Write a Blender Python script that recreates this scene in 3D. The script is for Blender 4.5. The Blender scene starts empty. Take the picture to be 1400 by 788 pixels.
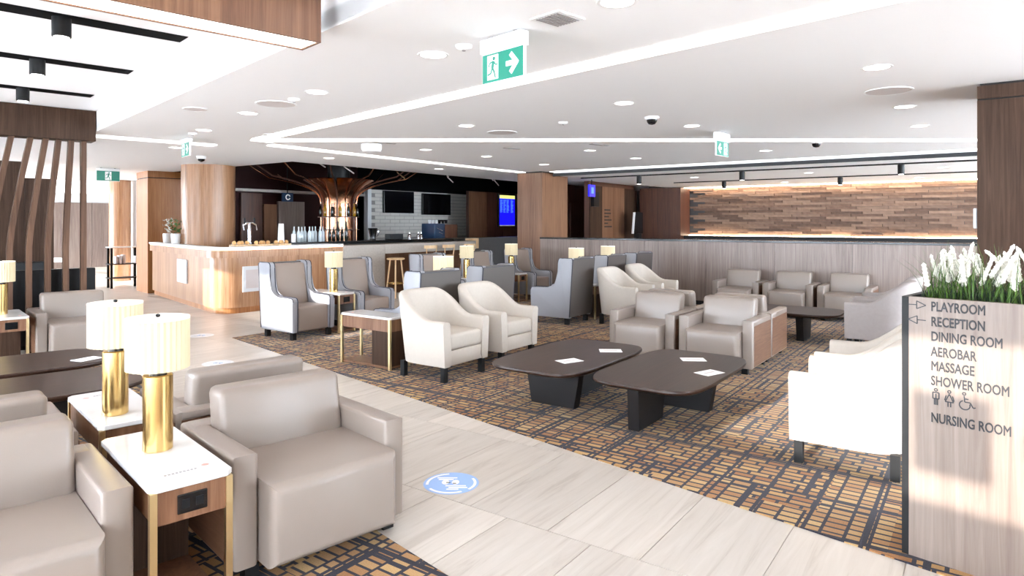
import bpy, bmesh, math, random
from mathutils import Vector, Matrix
from mathutils.geometry import tessellate_polygon
random.seed(7)
S = bpy.context.scene
C = S.collection
PI = math.pi
R = math.radians
def lin(r, g, b):
    f = lambda c: (c/255/12.92) if c/255 <= .04045 else ((c/255+.055)/1.055)**2.4
    return (f(r), f(g), f(b), 1)
TURN = R(-11)                                  # the corridor side of the lounge is turned 11 degrees to the rest
def G(x, y):
    c, s = math.cos(TURN), math.sin(TURN)
    return (c*x - s*y, s*x + c*y)

# ------------------------------------------------------------------ camera
cd = bpy.data.cameras.new('camera'); cam = bpy.data.objects.new('camera', cd); C.objects.link(cam)
cam.location = (0, 0, 1.55); cam.rotation_euler = (PI/2, 0, R(35.5-90))
cd.sensor_width = 36; cd.lens = 36*900/1400; cd.shift_y = -(394-305)/1400; cd.clip_end = 200
S.camera = cam
# ------------------------------------------------------------------ sky, sun, exposure
w = bpy.data.worlds.new('world'); S.world = w; w.use_nodes = True
bg = w.node_tree.nodes['Background']; bg.inputs[0].default_value = (.77, .88, 1, 1); bg.inputs[1].default_value = 18.0
sd = bpy.data.lights.new('sun', 'SUN'); sun = bpy.data.objects.new('sun', sd); C.objects.link(sun)
sd.energy = 7.5; sd.angle = R(.6); sd.color = (1, .96, .90)
sun.rotation_euler = Vector((math.cos(R(-6)), math.sin(R(-6)), -math.tan(R(15)))).to_track_quat('-Z', 'Y').to_euler()
S.view_settings.view_transform = 'Standard'; S.view_settings.look = 'None'
S.view_settings.gamma = 1; S.view_settings.use_curve_mapping = False
S.view_settings.exposure = 0.64

# ------------------------------------------------------------------ materials
MATS = {}
def mat(name, col, rough=.5, metal=0, emit=None, es=0, bump=0, bscale=200, spec=.5, vary=0, vscale=5):
    m = bpy.data.materials.new(name); m.use_nodes = True; nt = m.node_tree; b = nt.nodes['Principled BSDF']
    b.inputs['Base Color'].default_value = col; b.inputs['Roughness'].default_value = rough
    b.inputs['Metallic'].default_value = metal; b.inputs['Specular IOR Level'].default_value = spec
    if emit: b.inputs['Emission Color'].default_value = emit; b.inputs['Emission Strength'].default_value = es
    tc = nt.nodes.new('ShaderNodeTexCoord')
    if vary:
        n = nt.nodes.new('ShaderNodeTexNoise'); n.inputs['Scale'].default_value = vscale; n.inputs['Detail'].default_value = 5
        mx = nt.nodes.new('ShaderNodeMix'); mx.data_type = 'RGBA'
        nt.links.new(tc.outputs['Object'], n.inputs['Vector']); nt.links.new(n.outputs[0], mx.inputs[0])
        mx.inputs[6].default_value = tuple(c*(1-vary) for c in col[:3])+(1,); mx.inputs[7].default_value = tuple(min(1, c*(1+vary)) for c in col[:3])+(1,)
        nt.links.new(mx.outputs[2], b.inputs['Base Color'])
    if bump:
        n = nt.nodes.new('ShaderNodeTexNoise'); n.inputs['Scale'].default_value = bscale; n.inputs['Detail'].default_value = 3
        bp = nt.nodes.new('ShaderNodeBump'); bp.inputs['Strength'].default_value = bump; bp.inputs['Distance'].default_value = .002
        nt.links.new(tc.outputs['Object'], n.inputs['Vector']); nt.links.new(n.outputs[0], bp.inputs['Height']); nt.links.new(bp.outputs[0], b.inputs['Normal'])
    MATS[name] = m; return m
def wood(name, c1, c2, c3, rough=.4, sc=(38, 38, 1.3), spec=.5, big=.5):
    m = bpy.data.materials.new(name); m.use_nodes = True; nt = m.node_tree; b = nt.nodes['Principled BSDF']
    tc = nt.nodes.new('ShaderNodeTexCoord'); mp = nt.nodes.new('ShaderNodeMapping'); mp.inputs['Scale'].default_value = sc
    n = nt.nodes.new('ShaderNodeTexNoise'); n.inputs['Scale'].default_value = 1; n.inputs['Detail'].default_value = 7; n.inputs['Roughness'].default_value = .65; n.inputs['Distortion'].default_value = .7
    mp2 = nt.nodes.new('ShaderNodeMapping'); mp2.inputs['Scale'].default_value = tuple(v*.12 for v in sc)
    n2 = nt.nodes.new('ShaderNodeTexNoise'); n2.inputs['Scale'].default_value = 1; n2.inputs['Detail'].default_value = 2
    ad = nt.nodes.new('ShaderNodeMath'); ad.operation = 'MULTIPLY_ADD'; ad.inputs[1].default_value = big
    cr = nt.nodes.new('ShaderNodeValToRGB'); e = cr.color_ramp.elements
    e[0].position = .38; e[0].color = c1; e[1].position = .98; e[1].color = c3; k = e.new(.66); k.color = c2
    L = nt.links.new
    L(tc.outputs['Object'], mp.inputs[0]); L(mp.outputs[0], n.inputs['Vector']); L(tc.outputs['Object'], mp2.inputs[0]); L(mp2.outputs[0], n2.inputs['Vector'])
    L(n2.outputs[0], ad.inputs[0]); L(n.outputs[0], ad.inputs[2]); L(ad.outputs[0], cr.inputs[0]); L(cr.outputs[0], b.inputs['Base Color'])
    b.inputs['Roughness'].default_value = rough; b.inputs['Specular IOR Level'].default_value = spec
    bp = nt.nodes.new('ShaderNodeBump'); bp.inputs['Strength'].default_value = .12; bp.inputs['Distance'].default_value = .002
    L(n.outputs[0], bp.inputs['Height']); L(bp.outputs[0], b.inputs['Normal'])
    MATS[name] = m; return m
mat('white_paint', (.94, .935, .94, 1), .6)
mat('white_gloss', (.85, .85, .85, 1), .3)
mat('strip_light', (1, 1, 1, 1), .5, emit=(1, .98, .95, 1), es=1.7)
mat('lens_light', (1, 1, 1, 1), .5, emit=(1, .97, .93, 1), es=5)
mat('warm_light', (1, .9, .75, 1), .5, emit=(1, .74, .48, 1), es=6)
mat('wash_light', (1, .9, .75, 1), .5, emit=(1, .78, .56, 1), es=16)
mat('panel_light', (1, 1, 1, 1), .5, emit=(1, .93, .84, 1), es=3.0)
mat('leather', lin(137, 124, 115), .30, bump=.15, bscale=260, vary=.05)
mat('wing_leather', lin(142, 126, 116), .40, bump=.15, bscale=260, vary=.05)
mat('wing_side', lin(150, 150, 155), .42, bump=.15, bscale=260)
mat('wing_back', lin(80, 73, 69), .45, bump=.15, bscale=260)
mat('piping', lin(38, 40, 56), .5)
mat('cream_fabric', lin(188, 178, 167), .9, bump=.5, bscale=420, spec=.2, vary=.05, vscale=30)
mat('grey_fabric', lin(160, 151, 148), .9, bump=.5, bscale=420, spec=.2, vary=.08, vscale=30)
mat('black', lin(9, 9, 10), .5, spec=.3)
mat('ebony', lin(22, 18, 18), .5, spec=.3)
mat('black_gloss', lin(14, 15, 18), .18)
mat('charcoal', lin(34, 36, 39), .5, spec=.3)
mat('dark_stone', lin(70, 68, 68), .4, vary=.2, vscale=20)
mat('grey_stone', lin(176, 168, 160), .5, vary=.2, vscale=25)
mat('void_black', lin(5, 6, 8), .8, spec=.08)
mat('brass', (.72, .50, .20, 1), .20, 1)
mat('pale_brass', (.78, .62, .34, 1), .32, 1)
mat('chrome', (.8, .8, .82, 1), .12, 1)
mat('copper', (.80, .42, .26, 1), .25, 1)
mat('shade', lin(182, 168, 138), .8, emit=(1, .84, .56, 1), es=.20)
mat('shade_top', lin(236, 228, 208), .8, emit=(1, .95, .85, 1), es=.15)
mat('green_sign', lin(0, 122, 100), .4, emit=lin(0, 165, 140), es=.06)
mat('white_sign', lin(240, 240, 240), .4, emit=(1, 1, 1, 1), es=.15)
mat('blue_screen', lin(20, 20, 200), .3, emit=lin(20, 15, 215), es=1.0)
mat('cyan_screen', lin(60, 110, 240), .3, emit=lin(70, 120, 245), es=1.0)
mat('yellow_screen', lin(225, 220, 120), .3, emit=lin(225, 222, 130), es=.8)
mat('blue_sticker', lin(146, 182, 232), .35)
mat('paper', lin(248, 244, 244), .6)
mat('poster', lin(216, 218, 222), .4)
mat('poster_print', lin(205, 196, 196), .5)
mat('red_print', lin(214, 140, 130), .5)
mat('grey_print', lin(112, 108, 110), .5)
mat('ink', lin(24, 25, 30), .5)
mat('grille', lin(214, 206, 204), .6)
mat('vent_grey', lin(150, 145, 143), .6)
mat('leaf', lin(72, 102, 36), .5, vary=.45, vscale=8)
mat('leaf_dark', lin(20, 38, 16), .5, vary=.4, vscale=8)
mat('flower_white', lin(218, 214, 202), .8, spec=.2)
mat('orange_bud', lin(190, 140, 60), .7)
mat('soil', lin(40, 34, 28), .9)
mat('wine_red', lin(38, 10, 9), .6, spec=.15)
mat('bottle_dark', lin(16, 26, 20), .12)
mat('bottle_amber', lin(150, 110, 20), .15)
mat('bottle_clear', lin(190, 200, 205), .08, spec=.8)
mat('bread', lin(214, 168, 112), .8, vary=.2, vscale=20)
mat('blue_machine', lin(36, 60, 88), .3)
mat('grout', lin(178, 168, 158), .8)
mat('tile_white', lin(222, 216, 208), .4)
mat('tile_joint', lin(160, 154, 150), .7)
mat('far_white', (.85, .85, .86, 1), .6)
mat('window_frame', lin(70, 72, 76), .4)
wood('wood_light', lin(116, 76, 48), lin(158, 114, 80), lin(190, 147, 112), .30)
wood('wood_mid', lin(73, 45, 27), lin(106, 70, 47), lin(132, 96, 71), .38)
wood('wood_honey', lin(128, 76, 36), lin(164, 106, 58), lin(188, 132, 82), .4)
wood('wood_grey', lin(93, 76, 68), lin(125, 108, 100), lin(148, 133, 124), .36)
wood('wood_dark', lin(34, 22, 15), lin(54, 37, 27), lin(76, 56, 43), .5, spec=.15)
wood('wood_slat', lin(52, 35, 25), lin(80, 57, 43), lin(104, 78, 61), .5, spec=.2)
wood('wood_header', lin(66, 38, 22), lin(102, 66, 43), lin(134, 96, 69), .38, sc=(30, 30, 1.0))
wood('wood_deep', lin(43, 23, 16), lin(72, 41, 29), lin(97, 61, 43), .42)
wood('wood_planter', lin(89, 69, 59), lin(114, 97, 86), lin(134, 119, 108), .4, sc=(30, 30, 1.1))
wood('wood_side', lin(70, 45, 29), lin(103, 70, 50), lin(126, 92, 70), .4, sc=(3, 3, 45))
wood('wood_table', lin(30, 18, 13), lin(46, 29, 22), lin(62, 42, 33), .34, sc=(2.2, 50, 50), spec=.35)
wood('wood_oak', lin(196, 156, 110), lin(220, 184, 140), lin(232, 204, 166), .5, sc=(20, 20, 3))
wood('marble', lin(180, 175, 173), lin(202, 199, 197), lin(210, 207, 205), .16, sc=(7, 5, 6), big=.9)

def floor_tile_material():
    m = bpy.data.materials.new('stone_tile'); m.use_nodes = True; nt = m.node_tree; b = nt.nodes['Principled BSDF']; L = nt.links.new
    tc = nt.nodes.new('ShaderNodeTexCoord'); oi = nt.nodes.new('ShaderNodeObjectInfo')
    mp = nt.nodes.new('ShaderNodeMapping'); mp.inputs['Scale'].default_value = (1.2, 16, 1); mp.inputs['Rotation'].default_value = (0, 0, .10)
    va = nt.nodes.new('ShaderNodeVectorMath'); cx = nt.nodes.new('ShaderNodeCombineXYZ')
    ml = nt.nodes.new('ShaderNodeMath'); ml.operation = 'MULTIPLY'; ml.inputs[1].default_value = 37
    L(oi.outputs['Random'], ml.inputs[0]); L(ml.outputs[0], cx.inputs[0]); L(ml.outputs[0], cx.inputs[1])
    L(tc.outputs['Object'], va.inputs[0]); L(cx.outputs[0], va.inputs[1]); L(va.outputs[0], mp.inputs[0])
    n = nt.nodes.new('ShaderNodeTexNoise'); n.inputs['Scale'].default_value = 1; n.inputs['Detail'].default_value = 8; n.inputs['Roughness'].default_value = .62; n.inputs['Distortion'].default_value = 1.0
    L(mp.outputs[0], n.inputs['Vector'])
    cr = nt.nodes.new('ShaderNodeValToRGB'); e = cr.color_ramp.elements
    e[0].position = .33; e[0].color = lin(176, 165, 154); e[1].position = .70; e[1].color = lin(200, 191, 182); k = e.new(.45); k.color = lin(190, 180, 170)
    L(n.outputs[0], cr.inputs[0])
    hs = nt.nodes.new('ShaderNodeHueSaturation'); mr = nt.nodes.new('ShaderNodeMapRange'); mr.inputs['To Min'].default_value = .88; mr.inputs['To Max'].default_value = 1.08
    L(oi.outputs['Random'], mr.inputs[0]); L(mr.outputs[0], hs.inputs['Value']); L(cr.outputs[0], hs.inputs['Color']); L(hs.outputs[0], b.inputs['Base Color'])
    b.inputs['Roughness'].default_value = .33
    MATS['stone_tile'] = m
floor_tile_material()

def carpet_material():
    m = bpy.data.materials.new('carpet_weave'); m.use_nodes = True; nt = m.node_tree; b = nt.nodes['Principled BSDF']; L = nt.links.new
    tc = nt.nodes.new('ShaderNodeTexCoord')
    def br(wd, rh, ms, off, fr, c1, c2, mo, rot=PI/2, shift=(0, 0, 0)):
        mp = nt.nodes.new('ShaderNodeMapping'); mp.inputs['Rotation'].default_value = (0, 0, rot); mp.inputs['Location'].default_value = shift
        t = nt.nodes.new('ShaderNodeTexBrick'); t.inputs['Scale'].default_value = 1; t.inputs['Brick Width'].default_value = wd; t.inputs['Row Height'].default_value = rh
        t.inputs['Mortar Size'].default_value = ms; t.inputs['Mortar Smooth'].default_value = .1; t.offset = off; t.offset_frequency = fr; t.inputs['Bias'].default_value = 0
        t.inputs['Color1'].default_value = c1; t.inputs['Color2'].default_value = c2; t.inputs['Mortar'].default_value = mo
        L(tc.outputs['Object'], mp.inputs[0]); L(mp.outputs[0], t.inputs['Vector']); return t
    navy = lin(42, 40, 50)
    a = br(.125, .060, .0098, .37, 3, lin(178, 142, 90), lin(140, 92, 52), navy)
    a2 = br(.062, .11, .0085, .5, 2, lin(184, 152, 104), lin(146, 100, 60), navy, 0)
    big = br(.62, .46, .017, .43, 2, (0, 0, 0, 1), (0, 0, 0, 1), (1, 1, 1, 1), PI/2, (.2, .13, 0))
    big2 = br(.9, .27, .011, .3, 2, (0, 0, 0, 1), (0, 0, 0, 1), (1, 1, 1, 1), 0, (.31, .07, 0))
    sel = br(.50, .36, 0.0, .41, 2, (0, 0, 0, 1), (1, 1, 1, 1), (0, 0, 0, 1), 0)
    mx = nt.nodes.new('ShaderNodeMix'); mx.data_type = 'RGBA'
    th = nt.nodes.new('ShaderNodeMath'); th.operation = 'GREATER_THAN'; th.inputs[1].default_value = .62
    L(sel.outputs[0], th.inputs[0]); L(th.outputs[0], mx.inputs[0]); L(a.outputs[0], mx.inputs[6]); L(a2.outputs[0], mx.inputs[7])
    mm = nt.nodes.new('ShaderNodeMath'); mm.operation = 'MAXIMUM'; L(big.outputs[0], mm.inputs[0]); L(big2.outputs[0], mm.inputs[1])
    mx2 = nt.nodes.new('ShaderNodeMix'); mx2.data_type = 'RGBA'; mx2.inputs[7].default_value = navy
    L(mm.outputs[0], mx2.inputs[0]); L(mx.outputs[2], mx2.inputs[6])
    n = nt.nodes.new('ShaderNodeTexNoise'); n.inputs['Scale'].default_value = 160; n.inputs['Detail'].default_value = 3; L(tc.outputs['Object'], n.inputs['Vector'])
    mr = nt.nodes.new('ShaderNodeMapRange'); mr.inputs['To Min'].default_value = .6; mr.inputs['To Max'].default_value = 1.35; L(n.outputs[0], mr.inputs[0])
    hs = nt.nodes.new('ShaderNodeHueSaturation'); L(mr.outputs[0], hs.inputs['Value']); L(mx2.outputs[2], hs.inputs['Color']); L(hs.outputs[0], b.inputs['Base Color'])
    bp = nt.nodes.new('ShaderNodeBump'); bp.inputs['Strength'].default_value = .5; bp.inputs['Distance'].default_value = .004
    L(n.outputs[0], bp.inputs['Height']); L(bp.outputs[0], b.inputs['Normal'])
    b.inputs['Roughness'].default_value = .9; b.inputs['Specular IOR Level'].default_value = .25; b.inputs['Sheen Weight'].default_value = .10; b.inputs['Sheen Roughness'].default_value = .4
    MATS['carpet_weave'] = m
carpet_material()

def stone_material():
    m = bpy.data.materials.new('ledge_stone'); m.use_nodes = True; nt = m.node_tree; b = nt.nodes['Principled BSDF']; L = nt.links.new
    oi = nt.nodes.new('ShaderNodeObjectInfo'); tc = nt.nodes.new('ShaderNodeTexCoord')
    n = nt.nodes.new('ShaderNodeTexNoise'); n.inputs['Scale'].default_value = 9; n.inputs['Detail'].default_value = 6; L(tc.outputs['Object'], n.inputs['Vector'])
    ad = nt.nodes.new('ShaderNodeMath'); ad.operation = 'ADD'; L(oi.outputs['Random'], ad.inputs[0]); L(n.outputs[0], ad.inputs[1])
    cr = nt.nodes.new('ShaderNodeValToRGB'); e = cr.color_ramp.elements
    e[0].position = .1; e[0].color = lin(74, 58, 50); e[1].position = 1; e[1].color = lin(150, 124, 106); k = e.new(.5); k.color = lin(112, 88, 74)
    ml = nt.nodes.new('ShaderNodeMath'); ml.operation = 'MULTIPLY'; ml.inputs[1].default_value = .6; L(ad.outputs[0], ml.inputs[0]); L(ml.outputs[0], cr.inputs[0])
    L(cr.outputs[0], b.inputs['Base Color']); b.inputs['Roughness'].default_value = .85
    bp = nt.nodes.new('ShaderNodeBump'); bp.inputs['Strength'].default_value = .5; bp.inputs['Distance'].default_value = .01; L(n.outputs[0], bp.inputs['Height']); L(bp.outputs[0], b.inputs['Normal'])
    MATS['ledge_stone'] = m
stone_material()

# ------------------------------------------------------------------ mesh helpers
def new(): return bmesh.new()
def box(bm, x0, x1, y0, y1, z0, z1, bev=0, seg=2):
    vs = [bm.verts.new((x, y, z)) for x in (x0, x1) for y in (y0, y1) for z in (z0, z1)]
    fs = [bm.faces.new([vs[i] for i in q]) for q in ((0, 1, 3, 2), (4, 6, 7, 5), (0, 4, 5, 1), (2, 3, 7, 6), (0, 2, 6, 4), (1, 5, 7, 3))]
    if bev:
        es = list({e for f in fs for e in f.edges})
        bmesh.ops.bevel(bm, geom=es, offset=bev, segments=seg, profile=.5, affect='EDGES')
    return bm
def prism(bm, pts, lo, hi, axis='x', bev=0, seg=2):
    """extrude a closed outline; axis x: pts are (y,z); y: (x,z); z: (x,y)"""
    f3 = {'x': lambda p, t: (t, p[0], p[1]), 'y': lambda p, t: (p[0], t, p[1]), 'z': lambda p, t: (p[0], p[1], t)}[axis]
    a = [bm.verts.new(f3(p, lo)) for p in pts]; b = [bm.verts.new(f3(p, hi)) for p in pts]; n = len(pts)
    fs = [bm.faces.new(a[::-1]), bm.faces.new(b)] + [bm.faces.new((a[i], a[(i+1) % n], b[(i+1) % n], b[i])) for i in range(n)]
    if bev:
        es = [e for e in set(list(fs[0].edges) + list(fs[1].edges))]
        bmesh.ops.bevel(bm, geom=es, offset=bev, segments=seg, profile=.5, affect='EDGES')
    return bm
def cyl(bm, x, y, z0, z1, r0, r1=None, n=20, cap=True):
    if r1 is None: r1 = r0
    return lathe(bm, [(r0, z0), (r1, z1)], x, y, n, cap)
def lathe(bm, prof, x=0, y=0, n=20, cap=True, sx=1, sy=1):
    rings = [[bm.verts.new((x+sx*r*math.cos(2*PI*i/n), y+sy*r*math.sin(2*PI*i/n), z)) for i in range(n)] for r, z in prof]
    for a, b in zip(rings, rings[1:]):
        for i in range(n): bm.faces.new((a[i], a[(i+1) % n], b[(i+1) % n], b[i]))
    if cap: bm.faces.new(rings[0][::-1]); bm.faces.new(rings[-1])
    return bm
def tube(bm, pts, r, n=6, r1=None):
    pts = [Vector(p) for p in pts]; prev = None; m = len(pts)
    for i, p in enumerate(pts):
        t = (pts[min(i+1, m-1)]-pts[max(i-1, 0)]).normalized()
        u = t.cross(Vector((0, 0, 1)));
        if u.length < .05: u = t.cross(Vector((1, 0, 0)))
        u.normalize(); v = t.cross(u); rr = r if r1 is None else r+(r1-r)*i/(m-1)
        ring = [bm.verts.new(p+rr*(math.cos(2*PI*k/n)*u+math.sin(2*PI*k/n)*v)) for k in range(n)]
        if prev:
            for k in range(n): bm.faces.new((prev[k], prev[(k+1) % n], ring[(k+1) % n], ring[k]))
        else: bm.faces.new(ring[::-1])
        prev = ring
    bm.faces.new(prev); return bm
def rrect(x0, x1, y0, y1, r, n=6):
    out = []
    for cx, cy, a in ((x1-r, y1-r, 0), (x0+r, y1-r, 90), (x0+r, y0+r, 180), (x1-r, y0+r, 270)):
        for i in range(n+1): t = R(a+90*i/n); out.append((cx+r*math.cos(t), cy+r*math.sin(t)))
    return out
def flat(bm, pts, z=0):
    bm.faces.new([bm.verts.new((p[0], p[1], z)) for p in pts]); return bm
def make(name, bm, m, parent=None, loc=(0, 0, 0), rz=0, smooth=35):
    bmesh.ops.recalc_face_normals(bm, faces=bm.faces)
    me = bpy.data.meshes.new(name); bm.to_mesh(me); bm.free()
    me.materials.append(MATS[m])
    if smooth:
        for p in me.polygons: p.use_smooth = True
        me.set_sharp_from_angle(angle=R(smooth))
    o = bpy.data.objects.new(name, me); C.objects.link(o)
    o.location = loc; o.rotation_euler = (0, 0, rz)
    if parent: o.parent = parent
    return o
def place(name, me, parent=None, loc=(0, 0, 0), rz=0):
    o = bpy.data.objects.new(name, me); C.objects.link(o); o.location = loc; o.rotation_euler = (0, 0, rz)
    if parent: o.parent = parent
    return o
def tag(o, label, cat, group=None, kind=None):
    o['label'] = label; o['category'] = cat
    if group: o['group'] = group
    if kind: o['kind'] = kind
    return o
def thing(name, label, cat, loc=(0, 0, 0), rz=0, group=None):
    o = bpy.data.objects.new(name, None); C.objects.link(o); o.empty_display_size = .1
    o.location = loc; o.rotation_euler = (0, 0, rz); return tag(o, label, cat, group)
def struct(name, bm, m, loc=(0, 0, 0), rz=0, parent=None, smooth=35):
    o = make(name, bm, m, parent, loc, rz, smooth)
    if not parent: o['kind'] = 'structure'
    return o
def dup(src, label, loc, rz=0, group=None):
    r = src.copy(); C.objects.link(r); r.location = loc; r.rotation_euler = (0, 0, rz); r['label'] = label
    if group: r['group'] = group
    for ch in list(src.children):
        c = ch.copy(); C.objects.link(c); c.parent = r
        for g in list(ch.children):
            d = g.copy(); C.objects.link(d); d.parent = c
    return r
def text_mesh(s, size, align='LEFT', ext=.0006):
    cu = bpy.data.curves.new('lettering', 'FONT'); cu.body = s; cu.size = size; cu.align_x = align; cu.extrude = ext; cu.resolution_u = 3; cu.bevel_depth = .0011; cu.bevel_resolution = 0
    o = bpy.data.objects.new('lettering', cu); C.objects.link(o)
    dg = bpy.context.evaluated_depsgraph_get(); me = bpy.data.meshes.new_from_object(o.evaluated_get(dg)); bpy.data.objects.remove(o); bpy.data.curves.remove(cu)
    me.materials.clear(); return me
def aim(o, right, up):
    """orient o so local X runs along right, local Y along up"""
    right = Vector(right).normalized(); up = Vector(up).normalized(); n = right.cross(up)
    o.rotation_euler = Matrix((right, up, n)).transposed().to_euler(); return o

# ------------------------------------------------------------------ setting: floor, carpets
CT = .006                                     # carpet top
bm = new(); box(bm, -7, 34, -9, 34, -.10, -.004); floor = struct('floor', bm, 'grout')
bm = new(); box(bm, -.498, .498, -.248, .248, -.008, 0); tile_obj = make('tile', bm, 'stone_tile', floor, smooth=0)
tile_me = tile_obj.data; first = True
def g_of(x, y):
    c, s = math.cos(-TURN), math.sin(-TURN); return (c*x - s*y, s*x + c*y)
far = new()
for k in range(-1, 16):
    for j in range(-4, 60):
        x = 3.3+k; y = .53+.5*j+(.25 if k % 2 else 0); gx, gy = g_of(x, y)
        near_corr = 1.3 < gx < 4.0 and -.6 < gy < 9
        forebar = y > 7.9 and y < 10.6 and 1.2 < gx and x < 12.8
        corr = 9 <= gy < 15.5 and .9 < gx < 4.4
        rest = gy >= 15.5 and -2 < gx < 5 and gy < 27
        if near_corr or forebar or corr:
            if first: tile_obj.location = (x, y, 0); first = False
            else: place('tile', tile_me, floor, (x, y, 0))
        elif rest: box(far, x-.498, x+.498, y-.248, y+.248, -.008, 0)
o = make('tile', far, 'stone_tile', floor, smooth=0); o['kind'] = 'stuff'
# carpets: the wide one is cut along the corridor line and ends before the bar
e0 = G(3.36, -2.2); e1 = G(3.36, 8.95)
pts = [e0, (12.2, e0[1]), (12.2, 8.25), (e1[0], 8.25), e1][:5]
pts = [(e0[0], e0[1]), (12.19, e0[1]), (12.19, 8.22), (G(3.36, 9.08)[0], 8.22)]
bm = new(); prism(bm, pts, -.002, CT, 'z'); o = make('carpet', bm, 'carpet_weave', smooth=0)
tag(o, 'gold and navy basket weave carpet under the dark coffee tables and cream tub chairs', 'carpet')
bm = new(); prism(bm, [G(-2.4, -1.5), G(1.78, -1.5), G(1.78, 8.4), G(-2.4, 8.4)], -.002, CT, 'z'); o = make('carpet', bm, 'carpet_weave', smooth=0)
tag(o, 'gold and navy carpet under the paired club chairs and marble side tables', 'carpet')

# ------------------------------------------------------------------ setting: ceiling
CZ = 2.7
def poly_holes(name, outer, holes, z, th, m):
    loops = [outer]+holes; flatp = [p for l in loops for p in l]
    tris = tessellate_polygon([[Vector((p[0], p[1], 0)) for p in l] for l in loops])
    bm = new(); lo = [bm.verts.new((p[0], p[1], z)) for p in flatp]; hi = [bm.verts.new((p[0], p[1], z+th)) for p in flatp]
    for t in tris: bm.faces.new([lo[i] for i in t]); bm.faces.new([hi[i] for i in t[::-1]])
    i0 = 0
    for l in loops:
        n = len(l)
        for i in range(n): a, b = i0+i, i0+(i+1) % n; bm.faces.new((lo[a], lo[b], hi[b], hi[a]))
        i0 += n
    return struct(name, bm, m, smooth=0)
recess = [G(-2.55, -2.9), G(1.9, -2.9), G(1.9, 9.75), G(-2.55, 9.75)]
void = [(7.64, 10.5), (12.45, 10.5), (21.5, 10.5), (21.5, 16.5), (7.64, 16.5)]
outer = [G(-2.75, -3.15), G(9, -6.5), (23, -5.5), (23, 18), G(10, 29), G(-2.75, 29)]
ceil = poly_holes('ceiling', outer, [recess, void], CZ, .12, 'white_paint')
bm = new(); prism(bm, [G(-2.8, -3.2), G(2.1, -3.2), G(2.1, 9.95), G(-2.8, 9.95)], 2.95, 3.05, 'z'); struct('ceiling', bm, 'white_paint', smooth=0)
for q in ((G(1.9, -3), G(2.0, -3), G(2.0, 9.9), G(1.9, 9.9)), (G(-2.7, 9.75), G(1.95, 9.75), G(1.95, 9.9), G(-2.7, 9.9))):
    bm = new(); prism(bm, q, CZ+.01, 2.95, 'z'); struct('trim_1', bm, 'white_paint', smooth=0)
# lowered ceiling over the lounge beyond the divider
bm = new(); box(bm, 12.62, 19.6, -5, 7.85, 2.62, CZ-.001); struct('ceiling', bm, 'white_paint', smooth=0)
bm = new(); box(bm, 12.585, 12.619, -5, 7.85, 2.60, CZ-.035); struct('trim_4', bm, 'charcoal', smooth=0)
# black open ceiling of the bar
bm = new(); box(bm, 7.5, 21.7, 10.4, 16.7, 3.6, 3.7); struct('ceiling', bm, 'void_black', smooth=0)
for b4 in ((7.54, 7.64, 10.4, 16.6), (7.5, 21.6, 10.40, 10.50), (7.5, 21.6, 16.5, 16.6), (21.5, 21.6, 10.4, 16.6)):
    bm = new(); box(bm, *b4, CZ+.121, 3.6); struct('trim_2', bm, 'void_black', smooth=0)
# light lines let into the ceiling
def strip(pts, label):
    bm = new(); prism(bm, pts, CZ-.015, CZ-.001, 'z'); o = make('light_strip', bm, 'strip_light', smooth=0)
    return tag(o, label, 'strip light', 'light lines in the ceiling')
strip([G(3.60, -2.5), G(3.78, -2.5), G(3.78, 8.75), G(3.60, 8.95)], 'long white ceiling light line passing behind the near exit sign')
strip([(5.30, 8.22), (5.36, 7.95), (11.3, -.35), (11.46, -.25), (5.6, 8.0), (5.6, 8.22)], 'white ceiling light line running diagonally towards the divider')
strip([(5.8, 8.40), (12.5, 8.40), (12.5, 8.58), (5.8, 8.58)], 'thin white ceiling light line along the bar front')
strip([(12.45, -5), (12.57, -5), (12.57, 7.85), (12.45, 7.85)], 'white cove light line above the wood divider')
bm = new(); prism(bm, [G(-2.4, 9.95), G(3.5, 9.95), G(3.5, 10.15), G(-2.4, 10.15)], CZ-.015, CZ-.001, 'z')
tag(make('light_strip', bm, 'strip_light', smooth=0), 'white ceiling light line above the slatted screen', 'strip light', 'light lines in the ceiling')

# ------------------------------------------------------------------ setting: outer walls
def wall(name, x0, x1, y0, y1, z0, z1, m, g=False):
    bm = new(); box(bm, x0, x1, y0, y1, z0, z1); return struct(name, bm, m, rz=TURN if g else 0, smooth=0)
# window wall on the left, out of frame
for i, (a, b, z0, z1) in enumerate(((1.9, 7.3, 2.62, 3.0), (12.6, 15, 2.6, 3.0), (11.6, 15, 0, .2), (-3.1, 1.9, 1.0, 1.85), (-3.1, 11.6, 0, .15), (11.6, 12.6, 2.6, 3.0), (15, 18, 0, 3.0), (18, 27, 2.6, 3.0), (18, 27, 0, .2), (-3.1, 1.9, 2.74, 3.0), (7.3, 11.6, 2.62, 3.0))):
    wall('wall_left', -2.75, -2.6, a, b, z0, z1, 'white_paint', True)
def window(n, horiz, a, b, c, z0, z1, cnt):
    bm = new(); w_ = (b-a)/cnt
    for i in range(cnt+1):
        p = a+i*w_
        if horiz: box(bm, p-.03, p+.03, c-.05, c+.05, z0, z1)
        else: box(bm, c-.05, c+.05, p-.03, p+.03, z0, z1)
    for z in (z0+.03, z1-.03)+((z0+.9,) if z1-z0 > 1.5 else ()):
        if horiz: box(bm, a, b, c-.045, c+.045, z-.03, z+.03)
        else: box(bm, c-.045, c+.045, a, b, z-.03, z+.03)
    return struct('window_%d' % n, bm, 'window_frame', rz=TURN, smooth=0)
window(7, False, 1.9, 7.3, -2.67, 1.0, 2.62, 4)
m = bpy.data.materials.new('added_blind'); m.use_nodes = True; nt = m.node_tree; nt.nodes.remove(nt.nodes['Principled BSDF'])
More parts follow.
